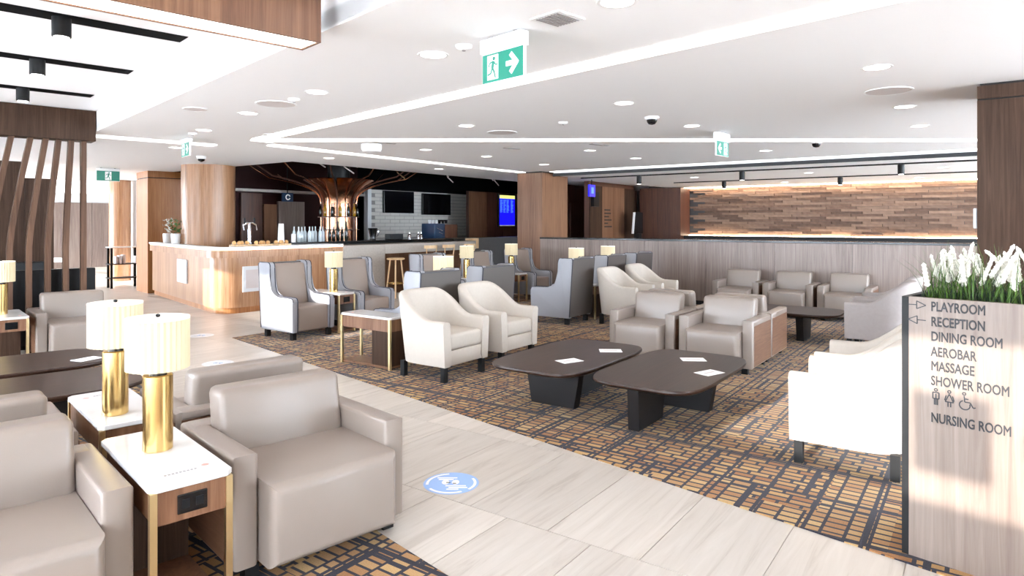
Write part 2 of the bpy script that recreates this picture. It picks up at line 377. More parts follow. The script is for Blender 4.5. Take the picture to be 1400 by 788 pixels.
tl = nt.nodes.new('ShaderNodeBsdfTranslucent'); tl.inputs[0].default_value = (.75, .76, .78, 1); nt.links.new(tl.outputs[0], nt.nodes['Material Output'].inputs[0]); MATS['added_blind'] = m  # translucent blinds added out of view as a soft light from the left
window(9, False, 7.3, 11.6, -2.67, 1.0, 1.8, 3); window(10, False, 11.6, 15, -2.67, .2, 2.6, 3)  # blind-covered windows added to light the middle and bar zones
for a_, b_, z0, z1 in [(1.9+1.35*i+.01, 3.25+1.35*i-.01, .98, 2.64) for i in range(4)]+[(7.3+1.433*i+.01, 8.733+1.433*i-.01, .98, 1.8) for i in range(3)]+[(11.6+1.133*i+.01, 12.733+1.133*i-.01, .18, 2.64) for i in range(3)]:
    bm = new(); box(bm, -2.60, -2.598, a_, b_, z0, z1); tag(make('added_blind', bm, 'added_blind', None, (0, 0, 0), TURN, 0), 'unseen white blind added over a side wall window to soften daylight', 'blind', 'added window blinds')
window(1, False, -3.1, 1.9, -2.67, 1.85, 2.74, 2); window(2, False, 7.3, 11.6, -2.67, 1.80, 2.62, 2)
wall('wall_back', -2.75, 9, -3.15, -3.0, 2.62, 3.0, 'white_paint', True); wall('wall_back', -2.75, 4, -3.15, -3.0, .1, 2.62, 'white_paint', True); wall('wall_back', -2.75, 9, -3.15, -3.0, 0, .1, 'white_paint', True)
window(3, True, 4, 9, -3.07, .1, 2.62, 3)
wall('wall_right', 7.0, 23, -5.6, -5.5, 0, .2, 'white_paint'); wall('wall_right', 7.0, 23, -5.6, -5.5, 2.55, 2.8, 'white_paint')
bm = new(); box(bm, -2.7, -2.64, .10, .40, 2.06, 2.42); box(bm, -2.7, -2.64, -3.0, -.02, 2.22, 2.30); wb = struct('window_8', bm, 'window_frame', rz=TURN, smooth=0)  # opaque panels added out of view to shape the planter's sun patch
window(6, False, 18, 27, -2.67, .2, 2.6, 5)
window(5, False, -3.1, 11.6, -2.67, .15, 1.0, 8)  # low unseen windows added to send light up to the ceiling
bm = new()
for i in range(9): box(bm, 7+2*i-.03, 7+2*i+.03, -5.6, -5.5, .2, 2.55)
struct('window_4', bm, 'window_frame', smooth=0)  # unseen right wall glazing, added for more daylight
wall('wall_far', -2.7, 9, 27.0, 27.2, 0, 3, 'far_white', True)
# ------------------------------------------------------------------ divider, brick wall and lounge beyond
dv = thing('divider', 'long waist high wood laminate divider with black top behind the club chairs', 'divider', (12.2, 0, 0))
n = 9; y0, y1 = -3.2, 7.94; dw = (y1-y0)/n
for i in range(n):
    bm = new(); box(bm, 0, .03, y0+i*dw+.003, y0+(i+1)*dw-.003, .08, 1.2)
    make('panel', bm, 'wood_grey', dv, smooth=0)
bm = new(); box(bm, .03, .16, y0, y1, 0, 1.195); make('core', bm, 'black', dv, smooth=0)
bm = new(); box(bm, -.02, .40, y0, y1, 1.2, 1.235, .004, 1); make('top', bm, 'black_gloss', dv)
bm = new(); box(bm, .012, .03, y0, y1, 0, .08); make('kick_board', bm, 'charcoal', dv, smooth=0)
bm = new(); box(bm, 12.3, 13.4, 7.95, 8.62, 0, CZ-.03); o = make('column', bm, 'wood_mid', smooth=0)
bm = new(); box(bm, 12.31, 13.39, 7.96, 8.61, CZ-.03, CZ); c2 = make('shadow_gap', bm, 'black', o, smooth=0)
tag(o, 'square walnut clad column at the end of the divider beside the bar', 'column')
# ledge stone wall, stones laid one by one
bwall = wall('wall_stone', 19.56, 19.75, -5.5, 8.6, 0, CZ, 'dark_stone')
stones = []
for k in range(4):
    bm = new(); box(bm, -.05-.012*k, 0, -.365, .365, -.0315, .0315); so = make('stone', bm, 'ledge_stone', bwall, smooth=0); stones.append(so)
for i, so in enumerate(stones): so.location = (19.56, 6.9-.74*i, 1.22)
cnt = 4
for row in range(21):
    z = 1.22+.0665*row; off = (.0, .27, .49, .13)[row % 4]
    for c_ in range(18):
        y = 6.9-.74*c_-off
        if y < -2.6: continue
        if row == 0 and c_ < 4: continue
        o = place('stone', random.choice(stones).data, bwall, (19.56, y, z)); cnt += 1
led = thing('ledge', 'long black ledge with a glowing light line under the stone wall', 'ledge', (19.3, 2, 0))
bm = new(); box(bm, -.3, .22, -7.4, 5.6, 1.0, 1.17); make('shelf', bm, 'charcoal', led, smooth=0)
bm = new(); box(bm, -.28, .22, -7.4, 5.6, 0, 1.0); make('front', bm, 'wood_dark', led, smooth=0)
bm = new(); box(bm, .12, .18, -7.4, 5.6, 1.171, 1.19); make('light_line', bm, 'wash_light', led, smooth=0)
bm = new(); box(bm, 19.38, 19.46, -5.0, 7.4, 2.595, 2.619); tag(make('light_strip', bm, 'wash_light', smooth=0), 'warm wall washing light line along the top of the stone wall', 'strip light', 'light lines in the ceiling')
# wood walls to the left of the stone wall
bm = new(); box(bm, 18.75, 19.5, 7.25, 8.55, 0, 2.6); tag(make('pillar', bm, 'wood_deep', smooth=0), 'dark walnut pillar at the end of the stone wall', 'pillar')
wall('wall_end', 21.9, 22.0, -5.6, 15, 0, 3.6, 'dark_stone'); wall('wall_end', 8.0, 22, 14.6, 14.7, 0, 3.7, 'void_black')
wr = wall('wall_reception', 15.9, 18.75, 8.75, 8.9, 0, CZ, 'wood_deep')
for i in range(4):
    bm = new(); box(bm, 15.9+.71*i+.004, 15.9+.71*(i+1)-.004, 8.72, 8.75, 0, 2.58); make('panel', bm, 'wood_mid' if i in (1, 2) else 'wood_dark', wr, smooth=0)
dirr = thing('wall_directory', 'six dark lines of lettering on the walnut reception wall', 'sign', (16.75, 8.715, 1.5))
for i, wd in enumerate((.34, .38, .26, .42, .2, .44)):
    bm = new(); box(bm, 0, wd, -.004, .004, .40-.095*i, .44-.095*i); make('text_line', bm, 'ink', dirr, smooth=0)
bm = new(); prism(bm, [(17.55, 1.24), (18.2, 1.24), (18.2, 1.86), (17.66, 1.86)], 8.2, 8.24, 'y'); mo = make('monitor', bm, 'black_gloss', smooth=0)
bm = new(); prism(bm, [(17.52, 1.24), (17.55, 1.24), (17.66, 1.86), (17.63, 1.86)], 8.19, 8.25, 'y'); make('edge_frame', bm, 'white_gloss', mo, smooth=0)
bm = new(); box(bm, 17.8, 18.0, 8.15, 8.3, 0, 1.24); make('stand', bm, 'black', mo, smooth=0)
tag(mo, 'dark tilted screen with a pale edge in front of the walnut wall', 'monitor')
wall('wall_passage', 16.7, 21.9, 10.1, 10.2, 0, CZ, 'wood_deep')
dr = wall('door_1', 17.15, 18.15, 10.05, 10.1, 0, 2.15, 'wood_deep')
bm = new(); box(bm, 18.02, 18.06, 10.0, 10.05, .95, 1.15); make('door_handle', bm, 'chrome', dr, smooth=0)
bm = new(); box(bm, 18.22, 18.45, 10.03, 10.099, 1.35, 1.72); tag(make('notice', bm, 'paper', smooth=0), 'small white notice on the dark wall beside the door', 'notice')
bm = new(); box(bm, 18.25, 18.38, 10.03, 10.099, 2.15, 2.32); tag(make('wall_sensor', bm, 'white_gloss', smooth=0), 'small white sensor box high on the dark wall by the door', 'sensor')
bm = new(); box(bm, 15.1, 15.42, 8.3, 8.34, 2.24, 2.55); o = make('hanging_sign', bm, 'blue_screen', smooth=0)
bm = new(); box(bm, 15.2, 15.32, 8.29, 8.3, 2.32, 2.48); make('symbol', bm, 'cyan_screen', o, smooth=0)
bm = new(); cyl(bm, 15.26, 8.32, 2.55, CZ, .012, n=8); make('rod', bm, 'black', o)
tag(o, 'small blue hanging sign beside the walnut column', 'sign')
bm = new(); box(bm, 15.95, 16.25, 8.62, 8.72, 2.0, 2.4); tag(make('loudspeaker', bm, 'black', smooth=0), 'black wall box beside the blue hanging sign', 'speaker')
# tracks and spots beyond the divider
def track_spot(bm_track, label, spots, x, y0, y1, z, tl):
    t = thing('lighting_track', tl, 'track light', (x, 0, z))
    bm = new(); box(bm, -.02, .02, y0, y1, -.025, 0); make('rail', bm, 'black', t, smooth=0)
    for sy in spots:
        bm = new(); lathe(bm, [(.05, -.20), (.055, -.19), (.055, -.03), (.02, -.025)], 0, sy, 14); h = make('spot_head', bm, 'black', t)
        bm = new(); lathe(bm, [(.042, -.203), (.042, -.198)], 0, sy, 14); make('spot_lens', bm, 'lens_light', h)
track_spot(0, '', (6.22, 3.96, 1.17), 13.6, -4, 7.7, 2.62, 'black track with three spot heads nearest the wood divider')
track_spot(0, '', (5.28, 2.63), 16.6, -4, 6.6, 2.62, 'black track with two spot heads nearer the stone wall')
# right hand column
bm = new(); box(bm, 6.66, 7.5, -.86, .03, CT, 2.56); rc = make('column', bm, 'wood_dark', smooth=0)
bm = new(); box(bm, 6.66, 7.5, -.86, .03, 2.572, CZ-.02); make('column_head', bm, 'wood_dark', rc, smooth=0)
bm = new(); box(bm, 6.68, 7.48, -.84, .01, 2.5, CZ); make('shadow_gap', bm, 'black', rc, smooth=0)
tag(rc, 'dark grey brown wood clad column rising behind the planter', 'column')
bm = new(); box(bm, 7.1, 7.2, .031, .06, 1.5, 1.68, .006, 1); tag(make('wall_switch', bm, 'white_gloss'), 'white switch box on the side of the dark clad column', 'switch')

# ------------------------------------------------------------------ furniture builders
def arc(cx, cy, r, a0, a1, n=6): return [(cx+r*math.cos(R(a0+(a1-a0)*i/n)), cy+r*math.sin(R(a0+(a1-a0)*i/n))) for i in range(n+1)]
def club_chair(label, wd, group):
    t = thing('club_chair', label, 'chair', group=group); h = wd/2; a = .115
    for s in (-1, 1):
        x0, x1 = sorted((s*(h-.003), s*(h-a)))
        bm = new(); prism(bm, [(-.30, .06), (-.30, .548), (.40, .542), (.40, .06)], x0, x1, 'x', .020, 3); ar = make('arm', bm, 'leather', t)
        xa, xb = sorted((s*(h-.012), s*h))
        bm = new(); prism(bm, [(-.262, .08), (-.262, .492), (.385, .490), (.385, .08)], xa, xb, 'x'); make('side_panel', bm, 'wood_side', ar, smooth=0)
    i = h-a-.004
    bm = new(); box(bm, -i, i, -.43, .20, .07, .43)
    es = [e for e in bm.edges if abs(e.verts[0].co.y+.43) < 1e-5 and abs(e.verts[1].co.y+.43) < 1e-5]
    bmesh.ops.bevel(bm, geom=es, offset=.05, segments=5, profile=.5, affect='EDGES'); st = make('seat', bm, 'leather', t)
    bm = new(); box(bm, -i-.004, i+.004, .11, .29, .40, .725, .035, 4)
    for v in bm.verts: v.co.y += (v.co.z-.40)*.16
    make('back_cushion', bm, 'leather', t)
    bm = new(); box(bm, -h+.03, h-.03, .36, .405, .07, .50); bk = make('back_panel', bm, 'wood_side', t, smooth=0)
    bm = new(); box(bm, -h+.03, h-.03, .27, .41, .50, .545, .015, 2); make('back_roll', bm, 'leather', bk)
    for sx in (-1, 1):
        for sy in (-.26, .34):
            bm = new(); box(bm, sx*(h-.09)-.03, sx*(h-.09)+.03, sy-.03, sy+.03, 0, .062); make('foot', bm, 'black', t, smooth=0)
    return t
def tub_chair(label, fabric, group):
    t = thing('tub_chair', label, 'chair', group=group)
    st = []; N = 44
    # half outline from the front of one arm round the back to the other
    hw, fy, by = .36, -.35, .34
    raw = [(-hw, fy+(.0-fy)*i/8) for i in range(8)]
    raw += [(-hw*abs(math.cos(a))**.72*(1 if math.cos(a) > 0 else -1), by*abs(math.sin(a))**.72) for a in [PI*k/26 for k in range(0, 27)]]
    raw += [(hw, fy+(.0-fy)*i/8) for i in range(7, -1, -1)]
    L = [0]
    for p, q in zip(raw, raw[1:]): L.append(L[-1]+math.dist(p, q))
    bm = new(); prev = None
    for i, (x, y) in enumerate(raw):
        s = 1-abs(L[i]/L[-1]*2-1); u = min(1, max(0, (s-.22)/.55)); u = u*u*(3-2*u)
        h = .585+.265*u
        p0, p1 = raw[max(0, i-1)], raw[min(len(raw)-1, i+1)]; tx, ty = p1[0]-p0[0], p1[1]-p0[1]; l = math.hypot(tx, ty); nx, ny = ty/l, -tx/l   # inward
        th = .105; lean = .05*u; k = .93
        prof = [(0, .15, k), (0, h-.03, 1), (.012, h-.008, 1), (.035, h, 1), (th-.035, h, 1), (th-.012, h-.008, 1), (th, h-.03, 1), (th+.02, .2, 1), (th, .15, 1)]
        ring = []
        for off, z, kk in prof:
            o_ = lean*(z-.15)/(.7)
            ring.append(bm.verts.new((x*kk+nx*(off-o_), y*(kk if y > 0 else 1)+ny*(off-o_), z)))
        if prev:
            for a in range(len(ring)): b = (a+1) % len(ring); bm.faces.new((prev[a], prev[b], ring[b], ring[a]))
        else: bm.faces.new(ring)
        prev = ring
    bm.faces.new(prev[::-1]); make('shell', bm, fabric, t, smooth=50)
    bm = new(); box(bm, -.262, .262, -.335, .24, .15, .30, .012, 2); make('seat_base', bm, fabric, t)
    bm = new(); box(bm, -.25, .25, -.345, .22, .30, .455, .035, 4)
    for v in bm.verts:
        if v.co.z > .4: v.co.z += .02*(1-(v.co.x/.25)**2)
    make('cushion', bm, fabric, t)
    for sx in (-1, 1):
        for sy in (-.30, .24):
            bm = new(); prism(bm, [(sx*.29-.026, sy-.026), (sx*.29+.026, sy-.026), (sx*.29+.026, sy+.026), (sx*.29-.026, sy+.026)], 0, .155, 'z'); make('leg', bm, 'black', t, smooth=0)
    return t
WPROF = [(-.37, .10)]+[(-.375, .50)]+arc(-.33, .505, .045, 180, 90, 4)+[(-.22, .552), (-.06, .556), (.03, .572), (.085, .615), (.112, .69), (.122, .80), (.125, .92)]+arc(.17, .96, .045, 180, 90, 4)+[(.36, 1.01), (.375, .98), (.315, .10)]
def wing_chair(label, group):
    t = thing('wing_chair', label, 'chair', group=group); h = .345
    for s in (-1, 1):
        x0, x1 = sorted((s*h, s*(h-.095)))
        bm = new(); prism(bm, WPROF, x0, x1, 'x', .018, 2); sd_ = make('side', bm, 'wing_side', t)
        bm = new(); edge = [(s*(h-.012), y, z) for y, z in WPROF[1:-1]]; tube(bm, edge, .0065, 5)
        edge = [(s*(h-.083), y-.002, z+.002) for y, z in WPROF[:-3]]; tube(bm, edge, .006, 5); make('piping', bm, 'piping', sd_)
    i = h-.097
    bm = new(); box(bm, -i, i, -.365, .15, .10, .43, .03, 3); st = make('seat', bm, 'wing_leather', t)
    bm = new(); box(bm, -i, i, .06, .22, .41, .985, .03, 3)
    for v in bm.verts: v.co.y += (v.co.z-.41)*.17
    make('backrest', bm, 'wing_leather', t)
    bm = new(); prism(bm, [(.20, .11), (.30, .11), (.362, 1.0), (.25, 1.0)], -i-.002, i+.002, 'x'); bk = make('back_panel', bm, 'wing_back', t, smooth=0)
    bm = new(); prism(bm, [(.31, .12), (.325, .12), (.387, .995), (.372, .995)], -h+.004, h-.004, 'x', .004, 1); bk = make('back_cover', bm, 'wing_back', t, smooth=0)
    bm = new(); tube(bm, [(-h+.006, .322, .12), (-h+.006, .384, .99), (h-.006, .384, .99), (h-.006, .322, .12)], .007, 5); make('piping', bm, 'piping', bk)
    for sx in (-1, 1):
        for sy in (-.31, .25):
            bm = new(); box(bm, sx*.285-.03, sx*.285+.03, sy-.03, sy+.03, 0, .105); make('leg', bm, 'black', t, smooth=0)
    return t
def side_table(label, group):
    t = thing('side_table', label, 'side table', group=group); a, b = .155, .39
    c = .025
    bm = new(); prism(bm, [(-a+c, -b), (a-c, -b), (a, -b+c), (a, b-c), (a-c, b), (-a+c, b), (-a, b-c), (-a, -b+c)], .528, .553, 'z', .003, 1); top = make('top', bm, 'marble', t)
    bm = new()
    for i in range(9): box(bm, -.075+.014*i, -.066+.014*i, -.292, -.278, .553, .5534)
    make('print', bm, 'grey_print', top, smooth=0)
    bm = new(); lathe(bm, [(.016, .5531), (.016, .5535)], .085, -.265, 10); make('emblem', bm, 'red_print', top)
    bm = new(); box(bm, -a+.022, a-.012, -b+.012, b-.012, .40, .528); ap = make('apron', bm, 'wood_mid', t, smooth=0)
    bm = new(); box(bm, -.055, .055, -b+.004, -b+.013, .425, .50, .003, 1); so = make('socket_plate', bm, 'black_gloss', ap)
    bm = new()
    bm.free()
    for sx in (-.025, .025): bm = new(); box(bm, sx-.014, sx+.014, -b+.002, -b+.0045, .445, .48); make('socket', bm, 'black', so, smooth=0)
    for sx in (-1, 1):
        for sy in (-1, 1):
            bm = new(); box(bm, sx*(a-.016)-.013, sx*(a-.016)+.013, sy*(b-.016)-.013, sy*(b-.016)+.013, 0, .528); make('leg', bm, 'pale_brass', t, smooth=0)
    bm = new(); box(bm, -a+.02, a-.02, -b+.02, b-.02, .012, .035); make('bottom_shelf', bm, 'wood_mid', t, smooth=0)
    bm = new(); box(bm, -a+.02, a-.02, .1, b-.02, .035, .40); make('back_panel', bm, 'wood_dark', t, smooth=0)
    return t
def table_lamp(label, group):
    t = thing('table_lamp', label, 'lamp', group=group)
    bm = new(); lathe(bm, [(.056, 0), (.06, .004), (.06, .325), (.056, .33)], n=32); make('base', bm, 'brass', t)
    bm = new(); cyl(bm, 0, 0, .33, .37, .036, n=20); make('neck', bm, 'black_gloss', t)
    N = 64; r = .124; bm = new(); prof = [(1, .355), (1, .575)]
    rings = [[bm.verts.new(((r+(.0030 if i % 2 else -.0030))*math.cos(2*PI*i/N), (r+(.0030 if i % 2 else -.0030))*math.sin(2*PI*i/N), z)) for i in range(N)] for _, z in prof]
    for i in range(N): bm.faces.new((rings[0][i], rings[0][(i+1) % N], rings[1][(i+1) % N], rings[1][i]))
    bm.faces.new(rings[0][::-1]); sh = make('shade', bm, 'shade', t, smooth=0)
    bm = new(); lathe(bm, [(.127, .570), (.127, .579)], n=48); make('shade_top', bm, 'shade_top', sh)
    bm = new(); lathe(bm, [(.006, .579), (.01, .584), (.009, .590), (.003, .593)], n=10); make('finial', bm, 'black', sh)
    return t
def coffee_table(label, lx, ly, group, flip=False):
    t = thing('coffee_table', label, 'coffee table', group=group)
    hx, hy = lx/2, ly/2
    def sup(k, z, n=56):
        out = []
        for i in range(n):
            a = 2*PI*i/n; c, s = math.cos(a), math.sin(a)
            out.append((k*hx*abs(c)**.42*(1 if c > 0 else -1), k*hy*abs(s)**.42*(1 if s > 0 else -1), z))
        return out
    bm = new(); rings = [[bm.verts.new(p) for p in sup(k, z)] for k, z in ((.93, .335), (.99, .352), (1, .362), (1, .374), (.995, .38))]
    for a, b in zip(rings, rings[1:]):
        for i in range(56): bm.faces.new((a[i], a[(i+1) % 56], b[(i+1) % 56], b[i]))
    bm.faces.new(rings[0][::-1]); bm.faces.new(rings[-1]); make('top', bm, 'wood_table', t)
    s = -1 if not flip else 1
    bm = new(); prism(bm, [(-.21, 0), (.21, 0), (.27, .34), (-.27, .34)], s*.27-.045, s*.27+.045, 'x'); make('leg', bm, 'ebony', t, smooth=0)
    bm = new(); prism(bm, [(-.24, 0), (.20, 0), (.26, .34), (-.26, .34)], -.04+(.08 if flip else 0), .05+(.08 if flip else 0), 'y'); l2 = make('leg', bm, 'ebony', t, smooth=0); l2.location = (-s*.32, 0, 0)
    return t

# ------------------------------------------------------------------ corridor side: club chairs, tables, lamps
gA = 'club chairs on the corridor carpet'
cc = club_chair('grey leather club chair beside the corridor, turned towards the floor sticker', .87, gA); cc.location = (*G(1.49, 3.13), CT); cc.rotation_euler.z = TURN
dup(cc, 'grey leather club chair on the inner side of the front marble table', (*G(.25, 3.10), CT), TURN)
dup(cc, 'grey club chair facing the slatted screen, back to back with the corridor chair', (*G(1.53, 4.12), CT), TURN+PI)
dup(cc, 'grey club chair facing the dark tables, back to back with the inner club chair', (*G(.24, 4.14), CT), TURN+PI)
dup(cc, 'grey leather club chair standing against the wavy slatted screen', (*G(1.62, 9.18), 0), TURN)
gT = 'marble topped side tables'
tb = side_table('marble side table with black socket between the two front club chairs', gT); tb.location = (*G(.86, 3.09), CT); tb.rotation_euler.z = TURN
dup(tb, 'marble side table back to back with the front one, between the rear club chairs', (*G(.90, 4.09), CT), TURN+PI)
dup(tb, 'marble side table by the slatted screen beside a club chair', (*G(.95, 9.05), 0), TURN)
gL = 'brass table lamps with pleated drum shades'
lm = table_lamp('pleated drum lamp on brass cylinder on the front marble side table', gL); TT = .553+CT
lm.location = (*G(.86, 3.16), TT)
dup(lm, 'pleated drum lamp on brass cylinder on the rear marble side table', (*G(.86, 3.90), TT), 0)
dup(lm, 'pleated drum lamp on brass base in front of the slatted screen', (*G(.90, 9.05), .553), 0)
gC = 'dark wood coffee tables'
ct = coffee_table('dark wood coffee table by the cream tub chairs, two cards on it', 1.5, .88, gC); ct.location = (5.05, 2.96, CT)
c2 = coffee_table('dark wood coffee table nearest the planter and grey club chairs', 1.5, .88, gC, True); c2.location = (5.07, 2.02, CT)
dup(ct, 'dark wood low table behind the rear club chairs, next to the lamp tables', (*G(.66, 5.74), CT), TURN)
dup(ct, 'dark wood low table nearer the slatted screen with one card on it', (*G(.66, 6.78), CT), TURN)
dup(ct, 'small dark low table in front of the divider club chairs', (9.4, 2.2, CT), PI/2)
def card(x, y, rz, z, label):
    bm = new(); box(bm, -.10, .10, -.07, .07, 0, .002); o = make('card', bm, 'paper', None, (x, y, z), rz, 0); tag(o, label, 'card', 'cards on the low tables')
    bm = new(); box(bm, -.06, .06, -.01, .012, .002, .0023); make('print', bm, 'poster_print', o, smooth=0)
from_z = .38+CT
card(4.80, 2.83, -.4, from_z, 'white card on the table by the tub chairs, nearer its rim'); card(5.40, 2.75, -1.0, from_z, 'white card on the table by the tub chairs, near the seam to the other table')
card(5.46, 2.00, -1.0, from_z, 'white card on the planter side table, at its club chair end'); card(5.05, 1.72, -.35, from_z, 'white card on the planter side table, at its tub chair side')
card(*G(1.24, 6.58), .2, from_z, 'white card on the low table near the slatted screen')

# ------------------------------------------------------------------ main lounge seating
gU = 'cream tub chairs'
tc_ = tub_chair('cream tub chair at the corridor edge, beside the wood sided table', 'cream_fabric', gU); tc_.location = (5.09, 4.53, CT)
dup(tc_, 'cream tub chair between its twin and the coffee table seam', (6.02, 4.53, CT), 0)
dup(tc_, 'cream tub chair behind the grey club chairs, backed by a wing chair', (9.30, 4.50, CT), 0)
dup(tc_, 'cream tub chair behind the grey club chairs, next to the divider', (10.28, 4.50, CT), 0)
dup(tc_, 'sunlit cream tub chair next to the planter', (4.83, .66, CT), PI)
dup(tc_, 'cream tub chair standing behind the sunlit one', (5.62, .66, CT), PI)
t3 = tub_chair('grey brown tub chair past the dark clad column', 'grey_fabric', gU); t3.location = (9.15, 1.0, CT); t3.rotation_euler.z = PI
dup(t3, 'grey brown tub chair nearest the divider, behind its twin', (9.98, 1.0, CT), PI)
gK = 'grey club chairs in the main lounge'
ck = club_chair('grey club chair facing the coffee tables, its walnut side exposed', .79, gK); ck.location = (7.12, 2.27, CT); ck.rotation_euler.z = -PI/2
dup(ck, 'grey club chair facing the coffee tables, next to the tub chairs', (7.12, 3.10, CT), -PI/2)
dup(ck, 'grey club chair facing the divider with walnut side exposed', (7.96, 2.27, CT), PI/2)
dup(ck, 'grey club chair facing the divider, hidden behind a facing pair', (7.96, 3.10, CT), PI/2)
for y, lb in ((3.42, 'grey club chair against the divider, nearest the lamp row'), (2.58, 'grey club chair against the divider, middle of three'), (1.74, 'grey club chair against the divider, behind the grey brown tub chairs')):
    dup(ck, lb, (11.62, y, CT), -PI/2)
gW = 'wing chairs with navy piping'
wc = wing_chair('grey leather wing chair with navy piping nearest the wood bar corner', gW); wc.location = (5.67, 7.69, CT)
for x, lb in ((6.79, 'grey leather wing chair between the first lamp table and the bar stools'), (8.55, 'grey wing chair in front of the bar stools'), (9.93, 'grey wing chair between two lamps by the stone counter'), (11.32, 'grey wing chair against the square walnut column')):
    dup(wc, lb, (x, 7.66, CT), 0)
for x, lb in ((5.62, 'wing chair facing the bar, back to back with the corridor side tub chair'), (6.72, 'wing chair facing the bar, back to back with the second tub chair'), (8.90, 'wing chair facing the bar with an open stretch of carpet beside its arm'), (10.04, 'wing chair facing the bar between two lamps near the divider'), (11.15, 'wing chair facing the bar hard by the divider')):
    dup(wc, lb, (x, 5.37, CT), PI)
for x, y, rz, lb, l2 in ((6.23, 7.70, 0, 'side table between the two wing chairs by the bar corner', 'drum lamp between the two wing chairs by the bar corner'),
                     (4.99, 5.40, PI, 'side table with open wood side beside the corridor tub chair', None),
                     (6.17, 5.40, PI, 'side table between the two wing chairs that back onto tub chairs', 'drum lamp behind the second cream tub chair'),
                     (9.24, 7.70, 0, 'side table between wing chairs by the bar stools', 'drum lamp between wing chairs by the bar stools'),
                     (10.63, 7.70, 0, 'side table between wing chairs by the dark stone wall', 'drum lamp between wing chairs by the dark stone wall'),
                     (9.47, 5.40, PI, 'side table between tub chair backs and the open carpet wing chair', 'drum lamp next to the wing chair on the open carpet'),
                     (10.60, 5.40, PI, 'side table between the wing chairs near the divider', 'drum lamp against the divider wood')):
    dup(tb, lb, (x, y, CT), rz)
    if l2: dup(lm, l2, (x, y+(.05 if rz else -.1), TT), 0)

# ------------------------------------------------------------------ planter with directory
pl = thing('planter', 'wood laminate planter box with black directory lettering', 'planter', (*G(3.45, .98), 0), TURN)
PT = 1.207; PD = .42; PLN = 1.25
bm = new(); box(bm, 0, .03, -PLN, -.028, CT, PT); make('front_panel', bm, 'wood_planter', pl, smooth=0)
bm = new(); box(bm, -.002, PD, -.028, 0, CT, PT); make('end_trim', bm, 'black', pl, smooth=0)
bm = new(); box(bm, PD-.03, PD, -PLN, -.028, CT, PT); make('rear_panel', bm, 'wood_planter', pl, smooth=0)
bm = new(); box(bm, 0, PD, -PLN-.03, -PLN, CT, PT); make('end_panel', bm, 'wood_planter', pl, smooth=0)
bm = new(); box(bm, .03, PD-.03, -PLN, -.028, 1.0, 1.14); make('soil', bm, 'soil', pl, smooth=0)
lines = ['PLAYROOM', 'RECEPTION', 'DINING ROOM', 'AEROBAR', 'MASSAGE', 'SHOWER ROOM', None, 'NURSING ROOM']
zs = [1.150, 1.081, 1.014, .945, .880, .813, .735, .645]
def sign_part(me, y, z, name='lettering'):
    me.materials.append(MATS['ink']); o = place(name, me, pl, (-.0016, y, z)); aim(o, (0, -1, 0), (0, 0, 1)); return o
for s, z in zip(lines, zs):
    if s:
        o = sign_part(text_mesh(s, .060), -.118, z); o.scale = (.65, 1, 1)
def shape_part(name, loops, y, z):
    bm = new()
    for l in loops: prism(bm, l, -.0006, .0006, 'z')
    bmesh.ops.recalc_face_normals(bm, faces=bm.faces); me = bpy.data.meshes.new(name); bm.to_mesh(me); bm.free(); return sign_part(me, y, z, name)
def bar2(x0, y0, x1, y1, w_=.004):
    d = Vector((x1-x0, y1-y0)); d.normalize(); nx, ny = -d.y*w_/2, d.x*w_/2
    return [(x0+nx, y0+ny), (x0-nx, y0-ny), (x1-nx, y1-ny), (x1+nx, y1+ny)]
def ring2(cx, cy, r, w_, a0=0, a1=360, n=20):
    out = []
    for i in range(n):
        b0, b1 = R(a0+(a1-a0)*i/n), R(a0+(a1-a0)*(i+1)/n)
        out.append([(cx+(r-w_)*math.cos(b0), cy+(r-w_)*math.sin(b0)), (cx+r*math.cos(b0), cy+r*math.sin(b0)), (cx+r*math.cos(b1), cy+r*math.sin(b1)), (cx+(r-w_)*math.cos(b1), cy+(r-w_)*math.sin(b1))])
    return out
def poly_line(p, w_=.004, closed=True):
    return [bar2(*p[i], *p[(i+1) % len(p)], w_) for i in range(len(p) if closed else len(p)-1)]
shape_part('arrow', [bar2(0, .02, .035, .02)]+poly_line([(.035, .002), (.035, .038), (.072, .02)]), -.026, 1.152)
shape_part('arrow', [bar2(.037, .02, .072, .02)]+poly_line([(.037, .002), (.037, .038), (0, .02)]), -.026, 1.083)
man = ring2(.018, .068, .008, .0045)+poly_line([(.006, .056), (.030, .056), (.030, .028), (.006, .028)], .0045)+[bar2(.012, .028, .012, 0, .0045), bar2(.018, .05, .018, 0, .0045), bar2(.024, .028, .024, 0, .0045)]
woman = ring2(.018, .068, .008, .0045)+poly_line([(.018, .058), (.034, .022), (.002, .022)], .0045)+[bar2(.006, .05, 0, .028, .0045), bar2(.030, .05, .036, .028, .0045), bar2(.013, .022, .013, 0, .0045), bar2(.023, .022, .023, 0, .0045)]
chairp = ring2(.020, .070, .008, .0045)+ring2(.022, .020, .022, .0045, 110, 380)+[bar2(.020, .060, .022, .034, .0045), bar2(.022, .034, .042, .034, .0045), bar2(.042, .034, .054, .012, .0045), bar2(.054, .012, .062, .016, .0045), bar2(.021, .048, .036, .048, .0045)]
shape_part('man_symbol', man, -.120, .725); shape_part('woman_symbol', woman, -.172, .725); shape_part('wheelchair_symbol', chairp, -.226, .725)
